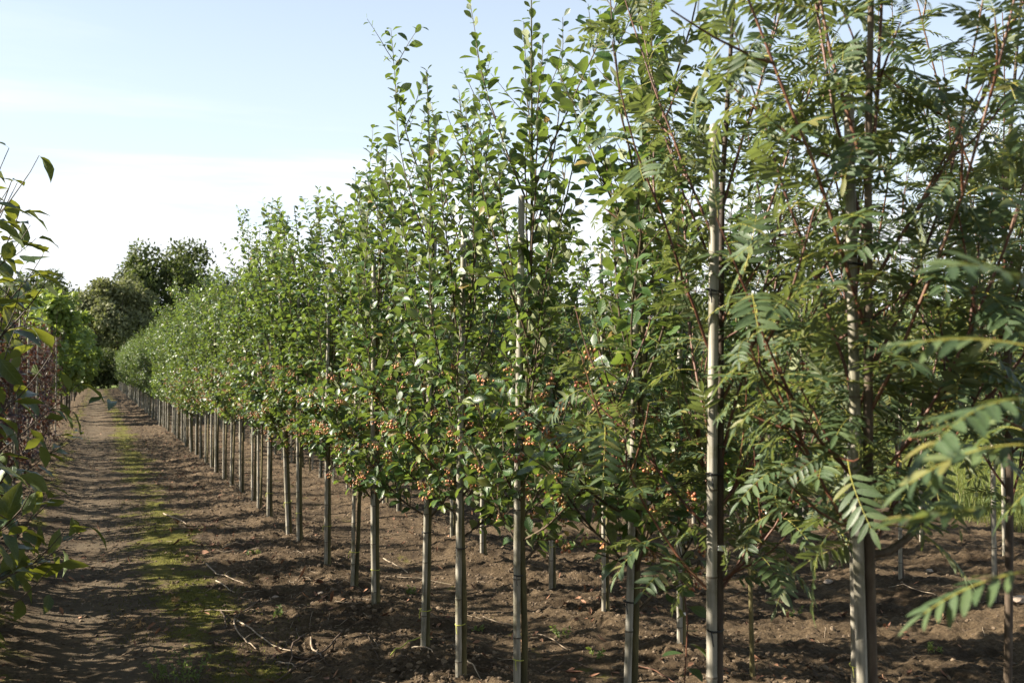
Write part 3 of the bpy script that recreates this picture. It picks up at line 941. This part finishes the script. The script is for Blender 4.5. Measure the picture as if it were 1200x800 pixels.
build_near_rowan(ROWS[0], s_from_px(1015, ROWS[0]), 502, 'feathery rowan with a low bowed branch, second from the berry trees beside the lane', RG, R(-1.2), 200, 'pale thick stake tied to the second rowan from the berry trees', g=g4, height=3.5, stem=1.08, clear_side=R(226))
build_near_rowan(ROWS[0], 1.0, 503, 'feathery rowan at the very start of the lane-side row, third from the berry trees', RG, 0, 200, 'stake tied to the third rowan from the berry trees beside the lane', g=g4, height=3.2, stem=1.1, nb=8, clear_side=R(150))
build_near_rowan(ROWS[1], 3.46, 504, 'rowan with dark bare trunk in the second row, beside the berry trees', RG, R(-.6), 120, 'slim stake at the rowan in the second row beside the berry trees', g=g4, height=3.0, stem=1.1, nb=10)
build_near_rowan(ROWS[1], 2.70, 505, 'rowan in the second row, second from the berry trees there', RG, R(.9), 120, None, g=g4, height=3.1, stem=1.05, nb=10)

RVAR = []
for k in range(3):
    T = rowan_tree(560 + k, height=2.75 + .15 * k, stem=.9, step=.08, nb=10)
    ch = []
    for q in range(len(T['LP'])):
        for V_, F_, k_, U_ in FRONDS[q % 6]:
            ch.append((V_ @ (T['LR'][q].T * T['LS'][q]) + T['LP'][q], F_, k_, U_))
    for b in T['branches']:
        ch += [(V_, F_, 2, None) for V_, F_, _, _ in b]
    RVAR.append((trunk_mesh(T, M['bark_dark']), make_mesh('crown', ch, [M['rowan_leaf'], M['rachis'], M['bark_red']])))
def build_mid_rowan(x, y, g, label, group):
    tm, cm = RVAR[int(g.integers(0, 3))]
    root = link('rowan_tree', None, loc=(x + TRUNK_OFF[0], y + TRUNK_OFF[1], gh(x, y)))
    s = g.uniform(.9, 1.05); root.scale = (s, s, s)
    root.rotation_euler = (g.normal(0, .015), g.normal(0, .015), g.uniform(0, 6.28))
    tag(root, label, 'tree', group)
    link('trunk', tm, root); c = link('crown', cm, root); c['kind'] = 'stuff'
for r, nm, ss in ((2, 'third', [2.5, 3.3, 4.1, 4.95, 5.8, 6.9, 7.8, 8.6]), (3, 'fourth', [3.4, 4.3, 5.2, 6.1, 7.0, 8.0, 9.0, 9.9, 10.8])):
    for s in ss:
        build_mid_rowan(ROWS[r], s, g4, f'feathery rowan in the {nm} row, past the wide bare strip', f'rowans in the {nm} row')
        add_stake(ROWS[r], s, g4.normal(0, .012), 0, f'thin stake tied to a rowan in the {nm} row past the bare strip', f'stakes at the rowans of the {nm} row', False, g4)

# a curved lower limb on the second rowan, growing out to the side
lim_root = [o for o in COL.objects if o.name.startswith('rowan_tree') and 'low bowed' in o.get('label', '')][0]
LP_ = np.array([[0, 0, 1.10], [.06, -.005, 1.105], [.11, -.01, 1.13], [.16, -.02, 1.175], [.20, -.03, 1.24], [.25, -.03, 1.36], [.30, -.04, 1.55], [.33, -.05, 1.8]])
lb = link('branch', make_mesh('branch', tube_chunks(LP_, np.linspace(.011, .004, 8), 7, 0), [M['bark_dark']]), lim_root)
gg = np.random.default_rng(8)
pp, dd_ = along(LP_, np.linspace(.5, 1, 12))
pp, RR_ = leaf_frames(pp, dd_, gg, (40, 70), lift=.9, roll=.2, droop=.1)
for q in range(12):
    link('leaf', FROND_ME[q % 6], lb, mat=mat4(RR_[q], pp[q], .19))

# the third rowan reaches a low branch out over the start of the row
low_root = [o for o in COL.objects if o.name.startswith('rowan_tree') and 'third from the berry' in o.get('label', '')][0]
LP2 = np.array([[0, 0, .90], [-.30, -.06, 1.02], [-.56, -.14, 1.16], [-.70, -.185, 1.32], [-.73, -.19, 1.48], [-.72, -.19, 1.66]])
lb2 = link('branch', make_mesh('branch', tube_chunks(LP2, np.linspace(.007, .003, 6), 7, 0), [M['bark_red']]), low_root)
g9 = np.random.default_rng(19)
for q, (bz, dz, sz) in enumerate([(1.33, -.30, .150), (1.40, -.12, .165), (1.47, .02, .160), (1.52, .10, .175), (1.58, .25, .160), (1.64, .5, .15)]):
    l = unit(np.array([-.90 + g9.normal(0, .15), .38 + g9.normal(0, .3), dz]))
    nn_ = np.array([0, 0, 1.0]) + g9.normal(0, .2, 3); nn_ = unit(nn_ - (nn_ @ l) * l)
    link('leaf', FROND_ME[(0, 3, 4, 1, 0, 4)[q]], lb2, mat=mat4(np.stack([np.cross(l, nn_), l, nn_], -1), (-.722, -.188, bz), sz))

# a thin red sucker with large leaves hanging low beside the first berry tree
r0 = near_trees[0][0]
SP = np.array([[0, 0, .95], [.10, -.02, .90], [.17, -.04, .80], [.185, -.05, .66], [.18, -.05, .52], [.175, -.05, .44]])
sb = link('branch', make_mesh('branch', tube_chunks(SP, np.linspace(.004, .0022, 6), 5, 0), [M['bark_red']]), r0)
sb['label'] = 'thin red hanging shoot with large yellowish leaves'
YL = [make_mesh('leaf', [(t[0], t[1], 0, t[2])], [M['big_leaf']]) for t in BERRY_TPL]
pp, dd_ = along(SP, np.array([.52, .58, .66, .74, .80, .88, .93, .97, 1.0]))
pp, RR_ = leaf_frames(pp, np.tile([[0, 0, 1.0]], (9, 1)), gg, (75, 105), lift=.6, roll=.5, droop=.15)
for q in range(9):
    link('leaf', YL[q % 4], sb, mat=mat4(RR_[q], pp[q], .085))
# two long shoots that overtop the neighbouring crowns
# ------------------------------------------------------------------ left-hand row
BIG_ME = [make_mesh('leaf', [(t[0], t[1], 0, t[2])], [M['big_leaf']]) for t in BIG_TPL]
MAR_ME = [make_mesh('leaf', [(t[0], t[1], 0, t[2])], [M['maroon_leaf']]) for t in BIG_TPL]
def left_tree(seed, height, nb, step, size, stem=.35, spread=1.0, subs=2, topthin=1.0):
    g = np.random.default_rng(seed)
    trunk = np.array([[0, 0, -.06], [g.normal(0, .01), g.normal(0, .01), .5], [g.normal(0, .03), g.normal(0, .03), 1.3], [g.normal(0, .08), g.normal(0, .08), height]])
    tp, _ = along(trunk, np.linspace(0, 1, 14))
    trad = np.interp(tp[:, 2], [-.06, .1, 1.2, height], [.024, .019, .012, .003])
    LP, LR, LS, br, own = [], [], [], [], []
    def lv(P, a, b, idx):
        th = topthin if P[0][2] > height * .45 else 1.0
        ln = np.linalg.norm(np.diff(P, axis=0), axis=1).sum(); n = max(2, int(ln * (b - a) / (step * th)))
        p, d = along(P, np.linspace(a, b, n)); p, Rm = leaf_frames(p, d, g, (40, 80), lift=.8, roll=.3, droop=.12)
        LP.append(p); LR.append(Rm); LS.append(size * g.uniform(.65, 1.15, n)); own.append(np.full(n, idx))
    for k in range(nb):
        f = k / (nb - 1); z0 = stem + (height * .72 - stem) * f
        az = k * 2.4 + g.normal(0, .3); p0, _ = along(trunk, np.array([(z0 + .06) / height]))
        tilt = R(g.uniform(55, 85) if f < .4 else g.uniform(30, 55))
        d = np.array([math.cos(az) * math.sin(tilt) * spread, math.sin(az) * math.sin(tilt) * spread, math.cos(tilt)])
        P = curve(p0[0], d, g.uniform(.5, .8) * spread, 7, g, up=.08, wob=.08)
        ch = tube_chunks(P, np.linspace(.007, .002, 8), 5, 0); lv(P, .25, 1, k)
        for q in range(subs):
            sp_, sd = along(P, np.array([g.uniform(.2, .8)]))
            Q = curve(sp_[0], unit(sd[0] + g.normal(0, .5, 3)), g.uniform(.15, .35), 4, g, up=.08)
            ch += tube_chunks(Q, np.linspace(.003, .0015, 5), 4, 0)[:1]; lv(Q, .2, 1, k)
        br.append(ch)
    lv(trunk, .6, 1, nb - 1)
    return dict(trunk=(tp, trad), LP=np.concatenate(LP), LR=np.concatenate(LR), LS=np.concatenate(LS), own=np.concatenate(own), branches=br)

def build_left(x, y, seed, label, group, meshes, individual, rot=0.0, **kw):
    T = left_tree(seed, **kw)
    root = link('shrub_tree', None, loc=(x, y, gh(x, y)))
    root.rotation_euler = (0, 0, rot)
    tag(root, label, 'tree', group)
    link('trunk', trunk_mesh(T, M['bark_dark']), root)
    if individual:
        bo = [link('branch', make_mesh('branch', ch, [M['bark_dark']]), root) for ch in T['branches']]
        for q in range(len(T['LP'])):
            link('leaf', meshes[q % 3], bo[T['own'][q]], mat=mat4(T['LR'][q], T['LP'][q], T['LS'][q]))
    else:
        ch = []
        for v in range(3):
            ii = np.arange(v, len(T['LP']), 3)
            V_, F_, U_ = instance(BIG_TPL[v], T['LR'][ii], T['LP'][ii], T['LS'][ii]); ch.append((V_, F_, 0, U_))
        for b in T['branches']: ch += [(V_, F_, 1, None) for V_, F_, _, _ in b]
        c = link('crown', make_mesh('crown', ch, [meshes[0].materials[0], M['bark_dark']]), root); c['kind'] = 'stuff'
    return root
g5 = np.random.default_rng(51)
LGn = 'large leaved shrubs edging the lane'
build_left(-.64, 4.75, 601, 'large-leaved yellow-green shrub overhanging the lane, closest to the lane start', LGn, BIG_ME, True, height=2.6, nb=20, step=.07, size=.17, stem=.35, spread=1.0, subs=3, topthin=2.2)
build_left(-.68, 6.3, 602, 'large-leaved green shrub, second from the lane start, before the maroon shrubs', LGn, BIG_ME, True, height=2.6, nb=20, step=.07, size=.18, stem=.25, spread=1.1, subs=3)
build_left(-.76, 7.7, 603, 'large-leaved dark green shrub, third from the lane start, next to the maroon shrubs', LGn, BIG_ME, True, height=2.3, nb=15, step=.08, size=.18, stem=.15, spread=1.15, subs=3)
for k, s in enumerate([-4.0, -3.0, -2.0, -1.0, .0, 1.0, 2.0, 3.0, 3.9]):      # the row goes on past the frame and shades the lane
    build_left(-.95, s, 610 + k, 'large-leaved shrub in the lane-edge row before the overhanging one', 'shrubs that shade the start of the lane', BIG_ME, False, height=2.7 + .2 * (k % 3), nb=26, step=.045, size=.17, stem=.2, subs=4)
for k, s in enumerate(np.arange(9.0, 27, 1.05)):
    x = LEFT - .30 + g5.normal(0, .05)
    build_left(x, s, 630 + k, 'shrub with withered maroon leaves in the row edging the lane', 'maroon shrubs edging the lane', MAR_ME, False, height=2.5 + g5.uniform(-.3, .4), nb=16, step=.036, size=.105, stem=.25, spread=.7, subs=3)
    if k % 2 == 0: add_stake(x + .14, s + .03, g5.normal(0, .02), 0, 'pale stake standing among the maroon shrubs edging the lane', 'stakes among the maroon shrubs', False, g5)

for k, s in enumerate([5.2, 6.2, 7.2, 8.2, 9.2]):  # unseen shrubs added to thicken the shade on the near lane
    build_left(-1.42, s, 620 + k, 'unseen dense shrub added behind the lane-edge shrubs to shade the lane', 'added shade shrubs behind the lane edge', BIG_ME, False, height=2.6 + .15 * (k % 3), nb=24, step=.05, size=.16, stem=.2, subs=4, spread=.8)
for k, s in enumerate(np.arange(-5.5, 26, 1.0)):  # second row out of view, added to throw more shade on the lane
    build_left(-2.25 + g5.normal(0, .06), s, 670 + k, 'leafy shrub in the unseen row added behind the lane edge for shade', 'shrubs in the added shade row behind the lane edge', BIG_ME, False, height=2.7 + g5.uniform(-.3, .4), nb=24, step=.05, size=.16, stem=.3, subs=3)
# ------------------------------------------------------------------ round-crowned trees: bright row and far wood
def clump_tree(seed, height, rx, base, n_clump, per, leaf, trunk_r, flat=.85, mat='dark_leaf'):
    g = np.random.default_rng(seed)
    cz = (height + base) / 2; rz = (height - base) / 2
    dirs = unit(g.normal(0, 1, (n_clump, 3)))
    rad = g.uniform(.35, .92, n_clump) ** .7
    C = dirs * rad[:, None] * np.array([rx, rx, rz]) + np.array([0, 0, cz])
    C[:, 0] *= 1 + .25 * g.normal(0, 1, n_clump) * .4
    cr = rx * g.uniform(.13, .30, n_clump)
    q = unit(g.normal(0, 1, (n_clump * per, 3))) * (g.uniform(.35, 1, n_clump * per) ** .5)[:, None]
    P = np.repeat(C, per, 0) + q * np.repeat(cr, per)[:, None] * np.array([1, 1, flat])
    l = unit(q * .7 + g.normal(0, .8, q.shape) + np.array([0, 0, -.1]))
    u = unit(q + np.array([0, 0, .7]) + g.normal(0, .5, q.shape))
    nn_ = unit(u - (u * l).sum(1, keepdims=True) * l)
    V_, F_, U_ = instance(SMALL_TPL, np.stack([np.cross(l, nn_), l, nn_], -1), P, leaf * g.uniform(.6, 1.3, len(P)))
    crown = make_mesh('crown', [(V_, F_, 0, U_)], [M[mat]])
    tr = np.array([[0, 0, -.2], [0, 0, base * .6 + .2], [g.normal(0, .03) * rx, g.normal(0, .03) * rx, cz], [g.normal(0, .1) * rx, g.normal(0, .1) * rx, height * .85]])
    tp, _ = along(tr, np.linspace(0, 1, 10))
    ch = tube_chunks(tp, np.linspace(trunk_r, trunk_r * .2, 10), 9, 0)
    for k in range(min(n_clump, 26)):
        z0 = base * .7 + (cz - base * .7) * g.random()
        p0 = np.array([0, 0, z0]); p1 = C[k]
        m_ = (p0 + p1) / 2 + np.array([0, 0, -.08 * height * g.random()])
        ch += tube_chunks(np.array([p0, m_, p1]), [trunk_r * .35, trunk_r * .22, trunk_r * .08], 5, 0)[:1]
    return make_mesh('trunk', ch, [M['big_bark']]), crown
def put_clump(name, meshes, x, y, label, group, s=1.0, rot=0.0, sx=1.0):
    root = link(name, None, loc=(x, y, gh(x, y))); root.scale = (s * sx, s * sx, s); root.rotation_euler = (0, 0, rot)
    tag(root, label, 'tree', group)
    link('trunk', meshes[0], root); c = link('crown', meshes[1], root); c['kind'] = 'stuff'
BR = [clump_tree(700 + k, 3.9, 1.0, .7, 40, 70, .20, .05, mat='bright_leaf') for k in range(3)]
g6 = np.random.default_rng(61)
for k, s in enumerate(np.arange(33, 98, 2.4)):
    put_clump('bushy_tree', BR[k % 3], -1.25 + g6.normal(0, .1), s, 'bushy bright green tree past the maroon shrubs, edging the lane', 'bright green trees edging the lane', g6.uniform(.88, 1.1), g6.uniform(0, 6))
OLD = [clump_tree(741, 18.5, 8.6, .6, 170, 150, .60, .5), clump_tree(721, 15, 6.5, .3, 100, 170, .60, .4, mat='pale_leaf'), clump_tree(722, 14.5, 7.5, .3, 110, 170, .58, .45)]  # dark broad
def at(px, z):
    xc = (px - 600.0) / FPX * z
    return math.cos(YAW) * xc + math.sin(YAW) * z, math.cos(YAW) * z - math.sin(YAW) * xc
FG = 'old trees closing the end of the lane'
for px, z, v, s, sx, label in [(196, 128, 0, 1.0, .92, 'tallest old round-crowned tree at the end of the lane'),
                               (134, 112, 1, .84, .85, 'greyish loose-crowned tree beside the tallest old tree at the lane end'),
                               (52, 128, 2, 1.0, .95, 'dark broad tree above the bright green bushy trees'),
                               (0, 138, 0, .78, 1.1, 'dark tree behind the withered maroon shrubs'),
                               (255, 140, 2, 1.0, 1.0, 'dark tree behind the tallest old tree, above the berry row'),
                               (100, 150, 2, .85, 1.2, 'low dark tree filling the gap behind the lane end')]:
    x, y = at(px, z)
    put_clump('old_tree', OLD[v], x, y, label, FG, s, px * .7, sx)
for k, (px, z, v, s) in enumerate([(330, 150, 0, .62), (420, 155, 2, .75), (500, 150, 1, .7), (580, 140, 2, .72), (650, 135, 1, .72), (720, 140, 0, .58), (800, 140, 2, .75), (890, 130, 1, .72), (980, 130, 0, .6), (1070, 130, 2, .72), (1160, 130, 1, .7), (1270, 130, 0, .6), (-120, 140, 2, .9), (-260, 140, 1, .9)]):
    x, y = at(px, z)
    put_clump('field_tree', OLD[v], x, y, 'far field tree glimpsed between the nursery trees', 'far trees beyond the field', s, k * 1.3, 1.25)

HD = clump_tree(730, 3.6, 2.3, .1, 60, 110, .26, .08)
for k, x in enumerate(np.arange(-16, 17, 2.7)):
    put_clump('hedge_shrub', HD, x, 103 + g6.normal(0, .5), 'dark hedge shrub closing off the end of the lane', 'hedge shrubs at the lane end', g6.uniform(.85, 1.15), g6.uniform(0, 6))
for k, s in enumerate(np.arange(5, 34, 1.7)):
    put_clump('bushy_tree', BR[k % 3], 14.2 + g6.normal(0, .2), s, 'bushy tree in the line past the grass strip', 'bushy trees past the grass strip', g6.uniform(.7, .85), g6.uniform(0, 6))
# ------------------------------------------------------------------ ground cover
g7 = np.random.default_rng(71)
def blades(n, xr, yr, hgt, w, g):
    x = g.uniform(*xr, n); y = g.uniform(*yr, n); z = ground_h(x, y)
    a = g.uniform(0, 6.28, n); h = hgt * g.uniform(.45, 1.3, n); le = g.uniform(.1, .55, n) * h
    c, s_ = np.cos(a), np.sin(a); b = g.uniform(0, 6.28, n)
    base = np.stack([x, y, z - .01], -1); tip = base + np.stack([np.cos(b) * le, np.sin(b) * le, h], -1); mid = base + np.stack([np.cos(b) * le * .3, np.sin(b) * le * .3, h * .6], -1)
    wv = np.stack([c, s_, 0 * c], -1) * w * g.uniform(.6, 1.3, n)[:, None]
    V_ = np.stack([base - wv, base + wv, mid - wv * .8, mid + wv * .8, tip - wv * .1, tip + wv * .1], 1).reshape(-1, 3)
    o = (np.arange(n) * 6)[:, None, None]
    F_ = (np.array([[[0, 1, 3, 2], [2, 3, 5, 4]]]) + o).reshape(-1, 4)
    U_ = np.tile(np.array([(-1, 0), (1, 0), (-1, .5), (1, .5), (-1, 1), (1, 1)], float), (n, 1))
    return V_, F_, U_
V_, F_, U_ = blades(60000, (8.5, 14.5), (3, 26), .14, .0042, g7)
tag(link('grass', make_mesh('grass', [(V_, F_, 0, U_)], [M['grass']])), 'bright green rough grass strip past the last nursery row', 'grass', kind='stuff')
# moss and tiny grass tufts standing up from the lane
xm = g7.normal(.62, .30, 26000); ym = 3.8 * np.exp(g7.uniform(0, 1, 26000) * math.log(26 / 3.8))
km = vnoise(xm * 2.6, ym * 2.0, 41) + g7.normal(0, .10, 26000) > .06
xm, ym = xm[km], ym[km]
nm_ = len(xm); am = g7.uniform(0, 6.28, nm_); hm = g7.uniform(.006, .022, nm_)
b0 = np.stack([xm, ym, ground_h(xm, ym) - .003], -1); wv = np.stack([np.cos(am), np.sin(am), 0 * am], -1) * .004
tipm = b0 + np.stack([g7.normal(0, .006, nm_), g7.normal(0, .006, nm_), hm], -1)
Vm = np.stack([b0 - wv, b0 + wv, tipm], 1).reshape(-1, 3)
tag(link('moss', make_mesh('moss', [(Vm, np.arange(nm_ * 3).reshape(-1, 3), 0, None)], [M['moss']])), 'low moss and seedling tufts along the middle of the lane', 'moss', kind='stuff')
def scatter(n, fx_, fy_, g):
    x = fx_(n); y = fy_(n)
    return np.stack([x, y, ground_h(x, y)], -1)
def yd(n, a=3.6, b=40):
    return a * np.exp(g7.uniform(0, 1, n) * math.log(b / a))
def rand_rot(n, g, tilt):
    a = g.uniform(0, 6.28, n); up = unit(np.stack([g.normal(0, tilt, n), g.normal(0, tilt, n), np.ones(n)], -1))
    l = np.stack([np.cos(a), np.sin(a), 0 * a], -1); l = unit(l - (l * up).sum(1, keepdims=True) * up)
    return np.stack([np.cross(l, up), l, up], -1)
# clods
n = 22000
x = np.concatenate([g7.normal(1.65, .42, n // 3), g7.normal(3.0, .6, n // 4), g7.uniform(.9, 7.8, n // 4), g7.uniform(-1.2, 1.0, n - n // 3 - 2 * (n // 4))])
y = yd(len(x), 2.8, 30)
p = np.stack([x, y, ground_h(x, y) + .001], -1)
sz = .004 + .012 * g7.random(len(x)) ** 3 + .003
V_, F_, U_ = instance(ico(), rand_rot(len(x), g7, .6) * np.stack([np.ones(len(x)), g7.uniform(.6, 1.3, len(x)), g7.uniform(.4, .8, len(x))], -1)[:, None, :], p, sz)
V_ = V_ + g7.normal(0, .0012, V_.shape)
tag(link('soil_crumbs', make_mesh('soil_crumbs', [(V_, F_, 0, U_)], [M['clod']], smooth=False)), 'crumbled soil clods strewn over the beds', 'soil', kind='stuff')
# leaf litter
n = 5200
x = np.concatenate([g7.normal(1.25, .35, n // 3), g7.normal(2.6, .7, n // 4), g7.uniform(-.9, 1.0, n // 5), g7.uniform(2.5, 8, n - n // 3 - n // 4 - n // 5)])
y = yd(len(x), 2.8, 45)
keep = vnoise(x * 2.0, y * 1.2, 31) + g7.normal(0, .16, len(x)) > .02
x, y = x[keep], y[keep]
p = np.stack([x, y, ground_h(x, y) + .008], -1); ch = []
for v in range(3):
    ii = np.arange(v, len(x), 3)
    V_, F_, U_ = instance(CURL_TPL[v], rand_rot(len(ii), g7, .35), p[ii], g7.uniform(.025, .06, len(ii))); ch.append((V_, F_, 0, U_))
tag(link('leaf_litter', make_mesh('leaf_litter', ch, [M['dry_leaf']])), 'scattered dry brown leaf litter on the soil', 'leaf litter', kind='stuff')
# straw and small twigs too fine to count
ch = []
for _ in range(900):
    x = float(np.concatenate([g7.normal(1.4, .5, 1), g7.uniform(1, 7.5, 1)])[int(g7.random() < .45)]); y = float(yd(1, 3.2, 28)[0])
    a = g7.uniform(0, 6.28); L = g7.uniform(.05, .24)
    P = curve([x, y, 0], [math.cos(a), math.sin(a), 0], L, 4, g7, wob=.14)
    P[:, 2] = ground_h(P[:, 0], P[:, 1]) + .004
    ch += tube_chunks(P, [.0016, .0016, .0014, .0012, .0008], 4, int(g7.random() < .45))[:1]
tag(link('twig_litter', make_mesh('twig_litter', ch, [M['dry_twig'], M['dark_twig']])), 'short dry twig bits littering the beds', 'twig litter', kind='stuff')

# pruned twigs lying on the soil
TW = [([(277, 722), (280, 740), (290, 751), (302, 759)], .0060, 0), ([(280, 726), (297, 736), (312, 749), (330, 757), (352, 759)], .0055, 0),
      ([(244, 660), (255, 672), (267, 677), (300, 684)], .0065, 0), ([(362, 742), (346, 755), (340, 782)], .0070, 1), ([(402, 744), (385, 759), (355, 779), (322, 794)], .0065, 1),
      ([(194, 600), (205, 607), (220, 614)], .0085, 0), ([(255, 680), (266, 686), (277, 691)], .0055, 0), ([(237, 711), (262, 712), (284, 714)], .0045, 0), ([(307, 702), (294, 711), (280, 722)], .0065, 1),
      ([(260, 710), (264, 722), (269, 734)], .0060, 1), ([(365, 750), (373, 762), (380, 771)], .0060, 0), ([(327, 772), (338, 776), (350, 780)], .0050, 0), ([(450, 652), (464, 660), (479, 671)], .0060, 0),
      ([(459, 770), (480, 757), (507, 754)], .0045, 2), ([(483, 764), (496, 766), (508, 771)], .0050, 0), ([(567, 720), (580, 726), (607, 731)], .0050, 0), ([(627, 742), (646, 750), (665, 759)], .0045, 0),
      ([(544, 785), (556, 791), (563, 799)], .0050, 0), ([(447, 675), (490, 679), (530, 682)], .0030, 0), ([(745, 779), (770, 790), (790, 800)], .0050, 3), ([(640, 785), (660, 772), (690, 778)], .0045, 1),
      ([(345, 765), (372, 770), (392, 776)], .0045, 1), ([(260, 640), (270, 639), (285, 640)], .0060, 0), ([(264, 648), (290, 647), (308, 648)], .0055, 0), ([(423, 745), (436, 757), (446, 770)], .0040, 1), ([(1040, 690), (1070, 700), (1110, 712)], .0040, 0)]
TWM = [M['dry_twig'], M['dark_twig'], M['tie_yellow'], M['bark_red']]
TWL = ['pale dry pruned twig lying on the soil beside the lane', 'dark pruned twig lying on the soil beside the lane', 'yellow-green bent twig lying at the foot of a stake', 'reddish twig lying under the first berry trees']
for pts, r, k in TW:
    G = np.array([gp(*q) for q in pts]); f = np.linspace(0, 1, 9)
    t = np.linspace(0, 1, len(G))
    P = np.stack([np.interp(f, t, G[:, 0]), np.interp(f, t, G[:, 1])], -1) + g7.normal(0, .004, (9, 2))
    z = ground_h(P[:, 0], P[:, 1]) + r * .7
    z = np.maximum(z, np.convolve(np.pad(z, 1, 'edge'), [.33, .34, .33], 'valid')) + .01 * np.sin(f * 3.14)
    ch = tube_chunks(np.column_stack([P, z]), np.linspace(r, r * .55, 9), 6, 0)
    if r > .0058:
        q = P[5]; a = g7.uniform(0, 6.28)
        S_ = np.array([[q[0], q[1], z[5]], [q[0] + .05 * math.cos(a), q[1] + .05 * math.sin(a), z[5] + .015], [q[0] + .11 * math.cos(a), q[1] + .11 * math.sin(a), z[5] + .012]])
        ch += tube_chunks(S_, [r * .5, r * .4, r * .25], 5, 0)
    tag(link('twig', make_mesh('twig', ch, [TWM[k]])), TWL[k], 'twig', 'pruned twigs on the soil')

# fallen leaves large enough to pick out
for k, (px, py) in enumerate([(232, 622), (240, 625), (247, 648), (226, 620), (360, 682), (368, 686), (352, 680), (372, 700), (380, 706), (389, 713), (334, 764), (325, 766), (660, 787), (668, 793), (690, 690), (686, 694), (775, 776), (912, 684), (902, 688), (306, 640), (300, 644), (205, 640), (545, 700), (100, 716), (78, 716), (430, 665)]):
    x, y = gp(px, py)
    me = make_mesh('fallen_leaf', [(CURL_TPL[k % 3][0], CURL_TPL[k % 3][1], 0, CURL_TPL[k % 3][2])], [M['dry_leaf']])
    o = link('fallen_leaf', me, mat=mat4(rand_rot(1, g7, .4)[0], (x, y, gh(x, y) + .012), g7.uniform(.06, .10)))
    tag(o, 'curled brown fallen leaf lying on the soil', 'leaf', 'fallen leaves on the soil')
# stones
for k, (px, py, r) in enumerate([(325, 697, .022), (377, 698, .02), (968, 682, .03), (1190, 720, .045), (1086, 665, .03), (1186, 705, .03), (610, 672, .015)]):
    x, y = gp(px, py)
    V_, F_, U_ = ico(); gs = np.random.default_rng(k)
    # one subdivision for an uneven pebble
    VV = list(map(tuple, V_)); cache = {}; FF = []
    def mid(a, b):
        key = (min(a, b), max(a, b))
        if key not in cache:
            VV.append(tuple(unit((np.array(VV[a]) + np.array(VV[b])) / 2))); cache[key] = len(VV) - 1
        return cache[key]
    for a, b, c in F_:
        ab, bc, ca = mid(a, b), mid(b, c), mid(c, a); FF += [(a, ab, ca), (b, bc, ab), (c, ca, bc), (ab, bc, ca)]
    W = np.array(VV) * (1 + gs.normal(0, .10, (len(VV), 1))) * np.array([1.2, .9, .6]) * r
    o = link('stone', make_mesh('stone', [(W, np.array(FF), 0, None)], [M['stone']], smooth=False), loc=(x, y, gh(x, y) + r * .3))
    tag(o, 'pale stone lying on the bare soil', 'stone', 'stones on the soil')

# weeds on the lane
def weed(px, py, h, n, seed, label, kind):
    g = np.random.default_rng(seed); x, y = gp(px, py)
    root = link('weed', None, loc=(x, y, gh(x, y))); tag(root, label, 'weed')
    for k in range(n):
        a = g.uniform(0, 6.28); P = curve([g.normal(0, .03), g.normal(0, .03), -.01], [math.cos(a) * .5, math.sin(a) * .5, 1], h * g.uniform(.5, 1.1), 6, g, up=(-.02 if kind == 'green' else -.22), wob=.08)
        ch = tube_chunks(P, np.linspace(.0018, .0008, 7), 4, 0)[:1]
        if kind == 'green':
            p, d = along(P, np.linspace(.2, 1, 16)); p, Rm = leaf_frames(p, d, g, (35, 70))
            V_, F_, U_ = instance(SMALL_TPL, Rm, p, g.uniform(.012, .026, 16)); ch.append((V_, F_, 1, U_))
        else:
            p, d = along(P, np.linspace(.5, 1, 9)); p, Rm = leaf_frames(p, d, g, (20, 50), droop=.4)
            V_, F_, U_ = instance(SMALL_TPL, Rm, p, g.uniform(.012, .03, 9)); ch.append((V_, F_, 0, U_))
        link('stem', make_mesh('stem', ch, [M['weed'] if kind == 'green' else M['straw'], M['weed']]), root)
weed(222, 796, .20, 10, 1, 'low green weed growing on the mossy lane beside the yellow moss', 'green')
weed(195, 790, .16, 7, 2, 'smaller green weed growing next to the low weed on the lane', 'green')
weed(150, 728, .17, 6, 3, 'dry brown drooping grass tuft on the trodden lane', 'dry')
weed(206, 702, .10, 4, 4, 'small withered dark tuft on the lane by the pruned twigs', 'dry')
weed(108, 520, .35, 5, 5, 'tall thin weed far along the lane', 'green')

for q, (px, py) in enumerate([(560, 735), (700, 770), (655, 745), (930, 720), (1100, 760), (480, 700), (840, 700), (330, 720), (300, 650), (1000, 690)]):
    weed(px, py, .05 + .012 * (q % 4), 3 + q % 3, 30 + q, 'tiny green seedling weed on the bare bed soil', 'green')
for o in COL.objects:
    if o.get('label') == 'tiny green seedling weed on the bare bed soil': o['group'] = 'seedling weeds on the beds'
